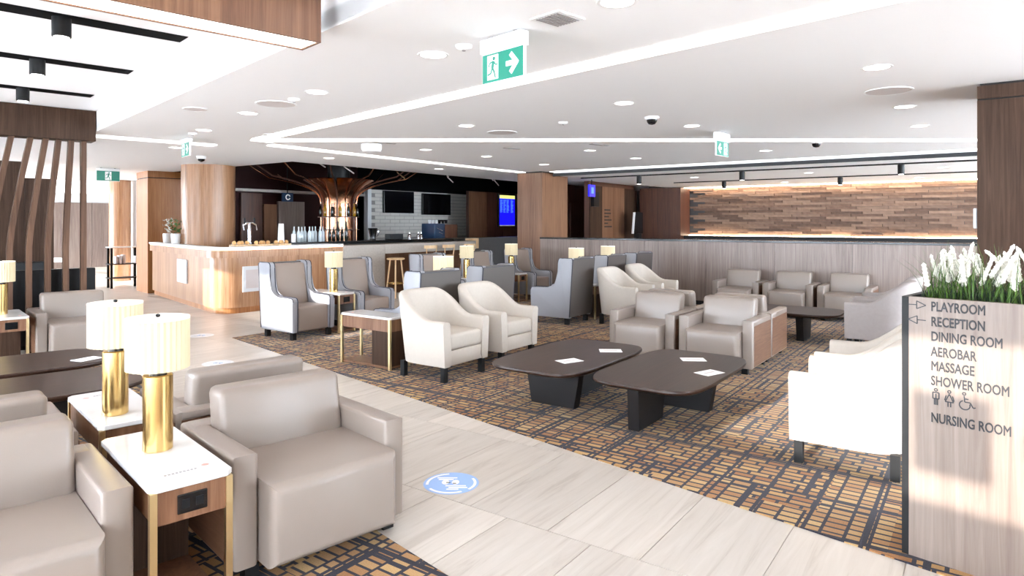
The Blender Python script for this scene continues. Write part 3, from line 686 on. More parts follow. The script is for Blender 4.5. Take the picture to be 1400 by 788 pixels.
# planting
gp = thing('flowering_grass', 'tall green grass with upright white flower spikes filling the planter', 'plant', (*G(3.45, .98), 1.14), TURN)
for mname, nbl, seed in (('leaf', 620, 1), ('leaf_dark', 760, 2)):
    rnd = random.Random(seed); bm = new()
    for i in range(nbl):
        x = rnd.uniform(.04, PD-.05); y = rnd.uniform(-PLN+.03, -.05); a = rnd.uniform(0, 2*PI); ln = rnd.uniform(.14, .36) if mname == 'leaf' else rnd.uniform(.10, .22); sp = rnd.uniform(.02, .20)*(1 if mname == 'leaf' else .6)
        w_ = rnd.uniform(.0025, .005); dx, dy = math.cos(a), math.sin(a); prev = None
        for k in range(5):
            f = k/4; px, py, pz = x+dx*sp*f*f, y+dy*sp*f*f, ln*f*(1-.18*f*sp/.2)
            ww = w_*(1-f*.95); l_ = bm.verts.new((px-dy*ww, py+dx*ww, pz)); r_ = bm.verts.new((px+dy*ww, py-dx*ww, pz))
            if prev: bm.faces.new((prev[0], prev[1], r_, l_))
            prev = (l_, r_)
    o = make('grass_blades', bm, mname, gp); o['kind'] = 'stuff'
rnd = random.Random(5); fm = []
for k in range(3):
    bm = new(); ln = .13+.02*k
    rings = []
    for i in range(13):
        f = i/12; r = (.0125*(1 if i % 2 else .78))*(1-.25*f) if 0 < i < 12 else .003
        rings.append([bm.verts.new((r*math.cos(2*PI*j/8+i)+.03*f*f*(k-1), r*math.sin(2*PI*j/8+i), ln*f)) for j in range(8)])
    for a, b in zip(rings, rings[1:]):
        for j in range(8): bm.faces.new((a[j], a[(j+1) % 8], b[(j+1) % 8], b[j]))
    bm.faces.new(rings[0][::-1]); bm.faces.new(rings[-1])
    bmesh.ops.recalc_face_normals(bm, faces=bm.faces); me = bpy.data.meshes.new('flower_spike'); bm.to_mesh(me); bm.free(); me.materials.append(MATS['flower_white']); fm.append(me)
bm = new(); cyl(bm, 0, 0, -.14, 0, .0025, .0025, 6); sm = make('flower_stem', bm, 'leaf', gp); stem_me = sm.data; bpy.data.objects.remove(sm)
for i in range(92):
    f = (i+.5)/92; x = rnd.uniform(.05, PD-.06); y = -.06-(PLN-.10)*f; z = rnd.uniform(.10, .165)
    o = place('flower_spike', rnd.choice(fm), gp, (x, y, z)); o.rotation_euler = (rnd.uniform(-.45, .45), rnd.uniform(-.45, .45), rnd.uniform(0, 6)); o.scale = (rnd.uniform(.9, 1.2),)*2+(rnd.uniform(.8, 1.1),)
    place('flower_stem', stem_me, o)

# ------------------------------------------------------------------ slatted screens and wood headers (corridor side)
hd = thing('wood_header', 'wood header beam with lit underside above the front club chairs', 'beam', (*G(0, 3.56), 2.57), TURN)
bm = new(); box(bm, -2.5, 1.78, -.115, -.10, 0, .378); make('front_board', bm, 'wood_header', hd, smooth=0)
bm = new(); box(bm, -2.5, 1.78, .10, .115, 0, .378); make('rear_board', bm, 'wood_header', hd, smooth=0)
bm = new(); box(bm, 1.765, 1.78, -.10, .10, 0, .378); make('end_board', bm, 'wood_header', hd, smooth=0)
bm = new(); box(bm, -2.5, 1.765, -.10, .10, .006, .03); make('diffuser', bm, 'panel_light', hd, smooth=0)
sc = thing('slatted_screen', 'screen of bent wood slats hanging under a dark wood header', 'screen', (*G(0, 9.68), 0), TURN)
bm = new(); box(bm, -2.4, 1.89, -.14, .14, 2.57, 2.945); make('header', bm, 'wood_dark', sc, smooth=0)
for k in range(20):
    xb = 1.78-.185*k; off = min(.055*k, .2); bm = new(); ty = .05
    pth = [(xb, 0), (xb, 1.25), (xb+off*.12, 1.5), (xb+off*.30, 1.75), (xb+off*.62, 2.15), (xb+off, 2.57)]
    o_ = [(x-.028, z) for x, z in pth]+[(x+.028, z) for x, z in pth[::-1]]
    prism(bm, o_, -ty, ty, 'y'); make('slat', bm, 'wood_slat', sc, smooth=0)
pw = thing('low_partition', 'low black partition standing right behind the slatted screen', 'partition', (*G(0, 9.95), 0), TURN)
for i in range(8):
    bm = new(); box(bm, 1.96-.5*(i+1)+.004, 1.96-.5*i-.004, -.05, .05, .05, .97, .006, 1); make('panel', bm, 'charcoal' if i else 'black', pw)
bm = new(); box(bm, -2.04, 1.95, -.04, .04, 0, .05); make('base', bm, 'black', pw, smooth=0)
pv = thing('wood_partition', 'tall dark wood partition wall beyond the slatted screen', 'partition', (*G(0, 12.6), 0), TURN)
for i in range(4):
    bm = new(); box(bm, 1.55-1.0*(i+1)+.005, 1.55-1.0*i-.005, 0, .1, 0, 2.5); make('panel', bm, 'wood_dark', pv, smooth=0)
bm = new(); box(bm, 1.55, 1.92, 0, .1, 0, 2.25); make('panel', bm, 'wood_dark', pv, smooth=0)
bq = thing('banquette', 'dark grey banquette sofa along the tall wood partition', 'sofa', (*G(0, 12.2), 0), TURN)
bm = new(); box(bm, -2, 1.8, -.3, .3, .1, .45, .03, 2); make('seat', bm, 'charcoal', bq)
bm = new(); box(bm, -2, 1.8, .2, .38, .45, .95, .03, 2); make('backrest', bm, 'charcoal', bq)
bm = new(); box(bm, -1.9, 1.7, -.25, .3, 0, .1); make('plinth', bm, 'black', bq, smooth=0)
# black ceiling tracks with can spots
for y, xs, lb in ((5.36, (-1.6, -.05, ), 'black recessed ceiling track nearest the lit header'), (6.87, (-1.7, .05), 'black recessed ceiling track in the middle of the raised ceiling'), (8.45, (-1.7, .1), 'black recessed ceiling track nearest the slatted screen')):
    t = thing('ceiling_track', lb, 'track light', (*G(0, y), 2.95), TURN, 'black ceiling tracks')
    bm = new(); box(bm, -2.4, 1.64, -.10, .10, -.004, -.001); make('slot', bm, 'void_black', t, smooth=0)
    px = {5.36: .86, 6.87: .93, 8.45: 1.02}[y]
    for x in (px, px-1.9):
        bm = new(); lathe(bm, [(.054, -.135), (.058, -.13), (.058, -.004)], x, 0, 20); h_ = make('can', bm, 'black', t)
        bm = new(); lathe(bm, [(.046, -.139), (.046, -.133)], x, 0, 20); make('lens', bm, 'lens_light', h_)

# ------------------------------------------------------------------ bar
def offset_path(path, d):
    out = []
    for i, p in enumerate(path):
        a = Vector(path[max(i-1, 0)]); b = Vector(path[min(i+1, len(path)-1)]); t_ = (b-a).normalized(); out.append((p[0]-t_.y*d, p[1]+t_.x*d))
    return out
P0, P1, P2 = Vector((7.04, 14.64)), Vector((6.02, 10.30)), Vector((8.62, 10.24))
d0 = (P0-P1).normalized(); d2 = (P2-P1).normalized(); ra = .55
path = [tuple(P0)]
for i in range(13):
    f = i/12; a = P1+d0*ra; b = P1+d2*ra; q = (1-f)**2*a+2*f*(1-f)*P1+f*f*b; path.append(tuple(q))
path.append(tuple(P2))
def ribbon(bm, o0, o1, z0, z1):
    a = offset_path(path, o0); b = offset_path(path, o1); n = len(a)
    V = [[bm.verts.new((*p, z)) for p in l] for l in (a, b) for z in (z0, z1)]
    al, ah, bl, bh = V
    for i in range(n-1):
        for q in ((al, ah), (ah, bh), (bh, bl), (bl, al)): bm.faces.new((q[0][i], q[0][i+1], q[1][i+1], q[1][i]))
    bm.faces.new((al[0], ah[0], bh[0], bl[0])); bm.faces.new((al[-1], ah[-1], bh[-1], bl[-1])); return bm
bar = thing('bar_counter', 'light wood bar counter with rounded corner and glowing white top', 'bar counter', (0, 0, 0))
bm = new(); ribbon(bm, .05, .12, .10, .955); make('body', bm, 'wood_light', bar)
bm = new(); ribbon(bm, 0, .10, .955, 1.085); make('fascia', bm, 'wood_light', bar)
bm = new(); ribbon(bm, .09, .14, 0, .10); make('kick_board', bm, 'wood_honey', bar)
bm = new(); ribbon(bm, -.02, .15, 1.10, 1.14); make('top', bm, 'white_gloss', bar)
bm = new(); box(bm, 6.5, 8.62, 10.41, 10.715, 1.10, 1.139); make('serving_top', bm, 'white_gloss', bar, smooth=0)
bm = new(); ribbon(bm, .005, .09, 1.086, 1.099); make('light_line', bm, 'warm_light', bar)
def bar_poster(a, b, f, wdt, z0, z1, label):
    p = Vector(a)+(Vector(b)-Vector(a))*f; d = (Vector(b)-Vector(a)).normalized(); t = thing('poster', label, 'poster', (p.x, p.y, 0), math.atan2(d.y, d.x), 'posters on the bar front')
    bm = new(); box(bm, -wdt/2, wdt/2, .0, .028, z0, z1); make('board', bm, 'poster', t, smooth=0)
    bm = new(); box(bm, -wdt/2+.05, wdt/2-.05, -.002, 0, z0+.06, z1-.06); make('print', bm, 'poster_print', t, smooth=0)
n0 = Vector((-d0.y, d0.x))
o_p = offset_path(path, .02)
bar_poster(o_p[0], o_p[1], .60, .62, .42, .86, 'pale poster on the long end face of the wood bar')
bar_poster(o_p[-2], o_p[-1], .055, .34, .36, .80, 'pale printed poster on the bar front beside the wing chair')
sb = thing('stone_counter', 'grey stone bar counter with dark worktop and walnut recess', 'bar counter', (0, 0, 0))
bm = new(); box(bm, 8.64, 9.75, 10.24, 10.9, 0, 1.10, .006, 1); make('end_block', bm, 'grey_stone', sb)
bm = new(); prism(bm, [(9.75, 10.24), (12.7, 10.24)]+[(12.7+.33*math.sin(R(a)), 10.57-.33*math.cos(R(a))) for a in range(0, 181, 15)]+[(9.75, 10.9)], .90, 1.10, 'z'); make('beam', bm, 'grey_stone', sb)
bm = new(); box(bm, 9.75, 12.8, 10.62, 10.72, 0, .90); make('recess_panel', bm, 'wood_mid', sb, smooth=0)
bm = new(); box(bm, 6.9, 12.95, 10.72, 11.3, 1.145, 1.175); make('worktop', bm, 'black_gloss', sb, smooth=0)
bm = new(); box(bm, 9.0, 12.8, 10.95, 11.25, 0, 1.145); make('back_units', bm, 'black', sb, smooth=0)
bm = new(); box(bm, 13.0, 16.0, 10.75, 11.0, 0, 1.16); make('dark_screen_wall', bm, 'dark_stone', sb, smooth=0)
bm = new(); box(bm, 13.0, 13.25, 10.5, 10.74, .9, 1.16); make('wood_end', bm, 'wood_oak', sb, smooth=0)
# stools
def stool(label):
    t = thing('bar_stool', label, 'stool', group='wooden stools at the stone counter')
    bm = new(); lathe(bm, [(.16, .785), (.185, .795), (.185, .815), (.17, .825)], n=24); make('seat', bm, 'wood_oak', t)
    for i in range(4):
        a = PI/4+i*PI/2; bm = new(); tube(bm, [(.11*math.cos(a), .11*math.sin(a), .79), (.20*math.cos(a), .20*math.sin(a), 0)], .017, 8); make('leg', bm, 'wood_oak', t)
    bm = new(); tube(bm, [(.165*math.cos(i*PI/12), .165*math.sin(i*PI/12), .30) for i in range(25)], .010, 6); make('foot_ring', bm, 'brass', t)
    return t
s0 = stool('round oak bar stool at the stone counter, next to the stone block'); s0.location = (9.72, 9.9, 0)
for x, lb in ((10.75, 'round oak bar stool at the counter, partly behind a wing chair'), (11.35, 'round oak bar stool hidden behind a lamp'), (12.1, 'round oak bar stool at the rounded counter end')):
    r = dup(s0, lb, (x, 9.95, 0))
    bm = new(); prism(bm, arc(0, 0, .21, 200, 340, 8)+arc(0, 0, .19, 340, 200, 8), .99, 1.06, 'z'); make('back_rail', bm, 'wood_oak', r)
    for a in (215, 325):
        bm = new(); tube(bm, [(.17*math.cos(R(a)), .17*math.sin(R(a)), .80), (.2*math.cos(R(a)), .2*math.sin(R(a)), 1.0)], .012, 6); make('back_post', bm, 'wood_oak', r)
# round column above the counter, square column beyond
bm = new(); cyl(bm, 7.27, 12.72, 0, CZ, .50, n=48); o = make('column', bm, 'wood_light'); tag(o, 'round light wood column rising behind the bar counter', 'column')
bm = new(); box(bm, 6.772, 6.782, 12.66, 12.668, 0, CZ); make('seam', bm, 'wood_dark', o, smooth=0)
def gbox(name, x0, x1, y0, y1, z0, z1, m, label, cat):
    bm = new(); box(bm, x0, x1, y0, y1, z0, z1); o = make(name, bm, m, None, (0, 0, 0), TURN, 0); return tag(o, label, cat)
o = gbox('column', 4.15, 5.3, 16.0, 16.9, 0, 2.54, 'wood_honey', 'square honey wood column at the far end of the bar', 'column')
bm = new(); box(bm, 4.16, 5.29, 16.01, 16.89, 2.54, 2.56); make('shadow_gap', bm, 'black', o, smooth=0)
bm = new(); box(bm, 4.15, 5.3, 16.0, 16.9, 2.56, CZ); make('column_head', bm, 'wood_honey', o, smooth=0)
bm = new(); cyl(bm, *G(4.56, 20.2), 0, CZ, .26, n=32); tag(make('column', bm, 'wood_light'), 'round wood column far along the corridor', 'column')
gbox('wall_panel', 4.9, 5.0, 18.2, 21.6, 0, CZ, 'far_white', 'pale panel wall along the far corridor beyond the bar', 'panel')
fw = thing('far_panelling', 'pale wood panelling across the far end of the corridor', 'panelling', (*G(0, 26.9), 0), TURN)
for i in range(9):
    bm = new(); box(bm, -2+i*.9+.006, -2+(i+1)*.9-.006, -.06, 0, 0, 2.25); make('panel', bm, 'wood_grey', fw, smooth=0)
bc = thing('far_bench', 'white bench and table at the far end of the corridor', 'bench', (*G(2.6, 23.5), 0), TURN)
bm = new(); box(bm, -2.5, 1.2, -.4, .4, .40, .50); make('seat', bm, 'white_gloss', bc, smooth=0)
bm = new(); box(bm, -2.3, 1.0, -.3, .3, 0, .40); make('base', bm, 'wood_grey', bc, smooth=0)
gbox('light_wall', -2.6, 5.0, 21.0, 21.06, 2.35, CZ-.001, 'strip_light', 'glowing white ceiling band over the far corridor', 'strip light')
# black rack with books
rk = thing('display_rack', 'black metal magazine rack against the far corridor panel', 'rack', (*G(4.38, 17.9), 0), TURN)
for x in (-.55, .02, .38):
    for y in (-.16, .16):
        bm = new(); box(bm, x-.025, x+.025, y-.02, y+.02, 0, .98); make('post', bm, 'black', rk, smooth=0)
for z in (.25, .58, .98):
    bm = new(); box(bm, -.6, .42, -.2, .2, z-.02, z); make('shelf', bm, 'black' if z < .9 else 'white_gloss', rk, smooth=0)
for i in range(6):
    x = -.45+.075*i+(.2 if i > 2 else 0)
    bm = new(); box(bm, x, x+.05, -.12, .12, 0, .17+.02*(i % 3)); o = make('book', bm, 'paper' if i % 2 else 'poster_print', None, (*G(4.38, 17.9), .58), TURN, 0); tag(o, 'pale magazine standing on the black display rack', 'book', 'magazines on the rack')
# copper tree
tr = thing('copper_tree', 'copper tree shaped bar column flaring into curved ribs', 'column', (10.23, 12.3, 0))
def flare(f):           # f 0..1 along the panel
    if f < .55: return .36, .2+f/.55*1.85
    g = (f-.55)/.45; return .36+.36*g*g+.08*g, 2.05+.62*(g-.2*g*g)
for k in range(12):
    a = 2*PI*k/12; da = PI/12*.86; bm = new(); prev = None
    for i in range(15):
        r, z = flare(i/14); ring = [bm.verts.new((r*math.cos(a+t)/math.cos(t*.6), r*math.sin(a+t)/math.cos(t*.6), z)) for t in (-da, -da/2, 0, da/2, da)]+[bm.verts.new(((r-.05)*math.cos(a+t), (r-.05)*math.sin(a+t), z+.02)) for t in (da, 0, -da)]
        if prev:
            for j in range(len(ring)): q = (j+1) % len(ring); bm.faces.new((prev[j], prev[q], ring[q], ring[j]))
        prev = ring
    make('copper_panel', bm, 'copper', tr)
    bm = new(); pts = []
    for i in range(17):
        r, z = flare(i/14*.93); rr = r+.045+max(0, i-9)**2*.012; pts.append((rr*math.cos(a+PI/12), rr*math.sin(a+PI/12), z))
    rr += .35; pts += [(rr*math.cos(a+PI/12), rr*math.sin(a+PI/12), 2.82), ((rr+.3)*math.cos(a+PI/12), (rr+.3)*math.sin(a+PI/12), 3.05), ((rr+.35)*math.cos(a+PI/12), (rr+.35)*math.sin(a+PI/12), 3.5)]
    tube(bm, pts, .016, 6); make('rib', bm, 'wood_deep' if k % 2 else 'copper', tr)
for z in (1.38, 1.68):
    bm = new(); lathe(bm, [(.37, z), (.47, z), (.47, z+.022), (.37, z+.022), (.37, z)], n=36, cap=False); make('ring_shelf', bm, 'wood_deep', tr)
bm = new(); cyl(bm, 0, 0, 0, 3.5, .26, n=24); make('core', bm, 'black', tr)
def bottle(bm, x=0, y=0, h=.30, r=.038): return lathe(bm, [(r*.9, 0), (r, .01), (r, h*.55), (r*.8, h*.66), (r*.34, h*.76), (r*.34, h*.97), (r*.4, h)], x, y, 14)
BM = {}
for k, m in (('dark', 'bottle_dark'), ('amber', 'bottle_amber'), ('clear', 'bottle_clear')):
    bm = new(); bottle(bm); o = make('bottle', bm, m); BM[k] = o.data; bpy.data.objects.remove(o)
for i in range(9):
    a = R(160+25*i); k = 'amber' if i % 2 else 'dark'
    o = place('bottle', BM[k], None, (10.23+.425*math.cos(a), 12.3+.425*math.sin(a), 1.703)); tag(o, ('amber' if i % 2 else 'dark')+' bottle standing on the upper ring of the copper column', 'bottle', ('amber' if i % 2 else 'dark')+' bottles on the copper column ring')
WT = 1.176
for i in range(14):
    k = 'clear' if i < 9 else 'dark'; x = 8.05+.085*i if i < 9 else 8.9+.11*(i-9); y = 10.86+.13*((i*2) % 3)
    o = place('bottle', BM[k], None, (x, y, WT)); o.scale = (1, 1, 1.0 if i not in (11, 12) else 1.35)
    tag(o, 'clear bottle in the cluster on the bar worktop' if k == 'clear' else 'dark wine bottle on the bar worktop', 'bottle', 'clear bottles on the bar worktop' if k == 'clear' else 'dark bottles on the bar worktop')
tp = thing('beer_tap', 'chrome twin beer tap tower on the bar worktop', 'tap', (7.08, 11.0, WT))
bm = new(); lathe(bm, [(.05, 0), (.05, .015), (.028, .03), (.028, .36), (.022, .38)], n=16); make('tower', bm, 'chrome', tp)
bm = new(); tube(bm, [(-.13, 0, .33), (-.06, 0, .37), (.06, 0, .37), (.13, 0, .33)], .02, 8); make('tap_arm', bm, 'chrome', tp)
for s in (-1, 1):
    bm = new(); tube(bm, [(s*.13, 0, .34), (s*.13, -.03, .24)], .012, 8); make('spout', bm, 'chrome', tp)
    bm = new(); lathe(bm, [(.012, .36), (.02, .44), (.012, .47)], s*.10, 0, 10); make('handle', bm, 'black', tp)
for i, (x, y) in enumerate(((6.66, 10.62), (7.02, 10.52), (7.4, 10.5))):
    t = thing('bread_board', ('oak board of bread rolls next to the round column', 'oak board of bread rolls in front of the beer tap', 'oak board of bread rolls next to the bottles')[i], 'serving board', (x, y, 1.14), .1*i, 'bread boards on the bar')
    bm = new(); box(bm, -.16, .16, -.1, .1, 0, .03, .006, 1); make('board', bm, 'wood_oak', t)
    for j in range(4):
        bm = new(); lathe(bm, [(.01, .03), (.036, .035), (.044, .055), (.032, .085), (.008, .095)], -.11+.074*j, .02*(-1)**j, 10, sx=.8); o = make('bread_roll', bm, 'bread', None, (x, y, 1.14), .1*i); tag(o, ('bread roll on the board next to the round column', 'bread roll on the board in front of the beer tap', 'bread roll on the board next to the bottles')[i], 'bread', 'bread rolls on the bar')
bm = new(); prism(bm, [(-.07, 0), (.07, 0), (.05, .36), (-.05, .36)], -.01, .01, 'y'); o = make('price_board', bm, 'paper', None, (7.75, 11.0, WT)); tag(o, 'tall white card standing on the bar worktop', 'card')
bm = new(); cyl(bm, 7.93, 10.86, WT, WT+.16, .045, n=16); tag(make('cup_stack', bm, 'paper'), 'stack of white cups beside the tall card on the bar', 'cups')
cm = thing('coffee_machine', 'blue and steel coffee machine on the stone counter worktop', 'coffee machine', (12.25, 11.0, WT))
bm = new(); box(bm, -.36, .02, -.22, .22, .0, .36, .02, 2); make('body', bm, 'blue_machine', cm)
bm = new(); box(bm, .02, .5, -.22, .22, .0, .34, .02, 2); make('grinder_unit', bm, 'wood_deep', cm)
for i in range(6):
    bm = new(); lathe(bm, [(.03, .36), (.045, .45)], -.3+.12*i, 0, 12); make('cup', bm, 'white_gloss' if i < 3 else 'black_gloss', cm)
for i in range(2):
    bm = new(); tube(bm, [(-.3+.08*i, -.225, .25-.1*i), (-.08, -.225, .18-.08*i)], .01, 6); make('steam_pipe', bm, 'chrome', cm)
gr = thing('blender_jug', 'dark conical jug on the stone counter worktop', 'jug', (10.1, 11.0, WT))
bm = new(); lathe(bm, [(.07, 0), (.06, .05), (.10, .24), (.105, .26)], n=18); make('jug', bm, 'black_gloss', gr)
bm = new(); tube(bm, [(.10, 0, .23), (.17, 0, .2), (.16, 0, .1), (.07, 0, .06)], .012, 6); make('handle', bm, 'chrome', gr)
bm = new(); box(bm, 10.55, 10.95, 10.9, 11.1, WT, WT+.12, .01, 1); tag(make('till', bm, 'charcoal'), 'low dark till box on the stone counter', 'till')
for i, x in enumerate((11.25, 11.55, 11.65)):
    bm = new(); lathe(bm, [(.035, 0), (.04, .09), (.012, .12), (.012, .15)], n=12); o = make('jar', bm, 'chrome', None, (x, 11.0, WT)); tag(o, 'small steel jar on the stone counter worktop', 'jar', 'steel jars on the stone counter')
# flower pots on the counter end
for i, (x, y) in enumerate(((6.706, 12.912), (6.843, 13.497))):
    t = thing('potted_flower', ('small potted green plant on the bar counter by the round column', 'pale flower bunch on the bar counter next to the green plant')[i], 'plant', (x, y, 1.14), 0, 'pots on the bar end')
    bm = new(); lathe(bm, [(.06, 0), (.08, .02), (.09, .18), (.085, .20)], n=16); make('pot', bm, 'white_gloss', t)
    rnd = random.Random(20+i); bm = new()
    for k in range(40):
        a = rnd.uniform(0, 6.3); r = rnd.uniform(0, .12); z = .2+rnd.uniform(.03, .28); px, py = r*math.cos(a), r*math.sin(a); q = [bm.verts.new((px+rnd.uniform(-.05, .05), py+rnd.uniform(-.05, .05), z+rnd.uniform(-.05, .05))) for _ in range(3)]; bm.faces.new(q)
    o = make('leaves', bm, 'leaf' if i == 0 else 'flower_white', t); o['kind'] = 'stuff'
# back walls of the bar
wall('wall_bar', 8.0, 12.3, 14.0, 14.1, 0, 3.6, 'wine_red'); wall('wall_bar', 12.3, 12.62, 14.35, 14.4, 0, 2.5, 'void_black')
wt = wall('wall_tiled', 12.72, 18.2, 14.0, 14.1, 0, 2.5, 'tile_joint'); wall('wall_bar', 7.6, 21.5, 14.1, 14.2, 2.5, 3.6, 'void_black')
tm = None
for r_ in range(13):
    for c_ in range(12):
        x = 12.93+.39*c_+(.19 if r_ % 2 else 0); z = 1.18+.105*r_
        if x > 17.2: continue
        if tm is None: bm = new(); box(bm, -.19, .19, -.012, 0, -.047, .047); o = make('tile', bm, 'tile_white', wt, (x, 14.0, z), smooth=0); tm = o.data
        else: place('tile', tm, wt, (x, 14.0, z))
bm = new(); box(bm, 12.62, 12.76, 13.95, 14.1, 0, 2.5); struct('trim_3', bm, 'white_gloss', smooth=0)
for x0, x1, z0, z1, lb in ((13.2, 14.42, 1.84, 2.48, 'black wall screen over the tiled bar wall, next to the door frame'), (14.8, 16.1, 1.8, 2.46, 'black wall screen above the coffee machine')):
    bm = new(); box(bm, x0, x1, 13.90, 13.98, z0, z1, .01, 1); o = make('wall_screen', bm, 'black_gloss'); tag(o, lb, 'screen', 'black screens behind the bar')
for x0, x1, z1, m, lb in ((8.75, 9.3, 2.25, 'wood_deep', 'tall walnut cabinet panel behind the beer tap'), (9.35, 9.7, 2.0, 'wood_mid', 'narrow walnut panel on the wine red wall'), (9.75, 10.5, 2.08, 'wood_grey', 'pale grey wood door panel behind the bottles')):
    bm = new(); box(bm, x0, x1, 13.93, 13.999, 0, z1); tag(make('wall_panel', bm, m, smooth=0), lb, 'panel')
bm = new(); box(bm, 8.0, 12.3, 13.7, 13.99, 2.28, 2.34); tag(make('light_shelf', bm, 'grey_stone', smooth=0), 'pale shelf running under the black ceiling behind the bar', 'shelf')
bm = new(); box(bm, 9.55, 9.85, 13.5, 13.54, 2.06, 2.27); o = make('hanging_sign', bm, 'blue_machine', smooth=0); tag(o, 'small dark blue hanging sign behind the bar', 'sign')
bm = new()
for l in ring2(9.70, 2.165, .07, .025, 20, 340, 12): prism(bm, l, 13.49, 13.5, 'y')
make('symbol', bm, 'white_sign', o); bm = new(); cyl(bm, 9.7, 13.52, 2.27, 3.6, .012, n=6); make('rod', bm, 'black', o)
ww = wall('wall_screen_side', 15.9, 21.5, 13.0, 13.1, 0, 2.55, 'wood_deep')
for i in range(6):
    bm = new(); box(bm, 15.9+.9*i+.005, 15.9+.9*(i+1)-.005, 12.97, 13.0, 0, 2.53); make('panel', bm, 'wood_mid' if i == 0 else 'wood_deep', ww, smooth=0)
fs = thing('flight_screen', 'tall blue departures screen on the walnut wall behind the bar', 'screen', (17.81, 12.9, 1.42), 0)
bm = new(); box(bm, -.47, .47, .0, .07, 0, 1.10, .01, 1); make('casing', bm, 'black', fs)
bm = new(); box(bm, -.43, .43, -.004, 0, .05, 1.05); sf = make('display', bm, 'blue_screen', fs, smooth=0)
bm = new(); box(bm, -.43, .43, -.008, -.004, .94, 1.05); make('header', bm, 'yellow_screen', sf, smooth=0)
bm = new(); box(bm, -.43, .43, -.008, -.004, .03, .06); make('footer', bm, 'white_sign', sf, smooth=0)
bm = new(); rnd = random.Random(3)
for i in range(14):
    z = .48+.031*i
    for x in (-.40, -.22, -.04, .2): box(bm, x, x+rnd.uniform(.07, .15), -.008, -.004, z, z+.017)
make('flight_lines', bm, 'cyan_screen', sf, smooth=0)['kind'] = 'stuff'
# pendants and pipes hanging in the black bar ceiling
rnd = random.Random(9)
for i in range(12):
    x, y = 8.0+.62*i, 10.9+rnd.uniform(0, .8)
    bm = new(); tube(bm, [(x, y, 3.6), (x, y, 3.05-.1*(i % 3)), (x+.12, y+.06, 2.95-.1*(i % 3)), (x+.5, y+.2, 2.84-.1*(i % 3))], .014, 6)
    tag(make('ceiling_pipe', bm, 'pale_brass' if i == 5 else 'copper' if i in (4, 6) else 'grille'), ('brass' if i == 5 else 'copper' if i in (4, 6) else 'pale')+' bent rod hanging in the black bar ceiling', 'rod', ('brass' if i == 5 else 'copper' if i in (4, 6) else 'pale')+' rods in the bar ceiling')

# ------------------------------------------------------------------ ceiling fittings
def downlight(x, y, label, power=26):
    t = thing('downlight', label, 'downlight', (x, y, CZ), 0, 'round ceiling downlights')
    bm = new(); lathe(bm, [(.085, -.003), (.105, -.004), (.108, 0)], n=28, cap=False); make('trim_ring', bm, 'white_gloss', t)
    bm = new(); lathe(bm, [(.086, -.0035), (.086, -.0015)], n=28); make('lens', bm, 'lens_light', t)
    ld = LD; lo = bpy.data.objects.new('lamp_glow', ld); C.objects.link(lo); lo.location = (0, 0, -.012); lo.parent = t; return t
LD = bpy.data.lights.new('downlight_glow', 'AREA'); LD.shape = 'DISK'; LD.size = .16; LD.energy = 2.2; LD.color = (1, .95, .90); LD.spread = R(150)
DL = [((3.1, 1.54), 'large round downlight nearest the square vent'), ((3.35, 3.05), 'round downlight beside the near exit sign'), ((5.52, .63), 'round downlight above the tub chairs by the planter'),
      ((5.76, 2.79), 'round downlight above the dark coffee tables'), ((7.58, 2.79), 'round downlight above the walnut sided club chairs'), ((3.71, 4.75), 'round downlight over the corridor before the light line'),
      ((4.01, 6.25), 'round downlight over the corridor next to a speaker disc'), ((4.42, 7.84), 'round downlight over the corridor nearest the bar'), ((7.55, .62), 'round downlight beside the large speaker disc'),
      ((9.15, .60), 'round downlight past the dark clad column'), ((6.02, 4.96), 'round downlight above the cream tub chairs'), ((9.21, 5.05), 'round downlight above the wing chair on the open carpet'),
      ((10.8, 5.0), 'round downlight above the divider end of the wing chairs'), ((7.62, 7.1), 'round downlight above the bar side wing chairs'), ((9.0, 6.96), 'round downlight between the two wing chair rows'),
      ((10.85, 2.79), 'round downlight above the divider club chairs'), ((10.9, 7.0), 'round downlight before the walnut column'), ((7.6, 9.4), 'round downlight in front of the bar counter'), ((10.5, 9.4), 'round downlight in front of the bar stools'), ((5.2, 10.0), 'round downlight at the bar corner')]
for (x, y), lb in DL: downlight(x, y, lb)
for x, y, lb in ((15.1, 5.5, 'downlight added for brightness beyond the divider near the walnut wall'), (15.1, 3.0, 'downlight added for brightness beyond the divider between the two tracks'), (15.1, .6, 'downlight added for brightness beyond the divider by the dark clad column'), (18.2, 4.2, 'downlight added for brightness close to the stone wall'), (18.2, 1.2, 'downlight added for brightness near the stone wall by the column')): downlight(x, y, lb).location.z = 2.62  # extra downlights added to brighten the area beyond the divider
for x, y, r, lb in ((6.56, .66, .19, 'large round speaker disc above the tub chairs'), (3.85, 5.54, .19, 'round speaker disc over the corridor'), (6.72, 4.95, .19, 'round speaker disc above the wing chair backs'), (3.55, 6.45, .12, 'small round speaker disc over the corridor'), (5.23, 7.52, .17, 'round speaker disc near the end of the light line')):
    t = thing('ceiling_speaker', lb, 'speaker', (x, y, CZ), 0, 'round ceiling speakers')
    bm = new(); lathe(bm, [(r*.92, -.004), (r, -.008), (r, 0)], n=36, cap=False); make('rim', bm, 'white_gloss', t)
    bm = new(); lathe(bm, [(r*.92, -.005), (r*.92, 0)], n=36); make('grille', bm, 'grille', t)
vt = thing('ceiling_vent', 'square louvred ceiling vent near the exit sign', 'vent', (3.16, 1.94, CZ), TURN+PI/4*0)
bm = new(); box(bm, -.11, .11, -.11, .11, -.008, 0); make('frame', bm, 'white_gloss', vt, smooth=0)
for i in range(8):
    bm = new(); box(bm, -.09, .09, -.085+.022*i, -.073+.022*i, -.012, -.008); make('slat', bm, 'vent_grey', vt, smooth=0)
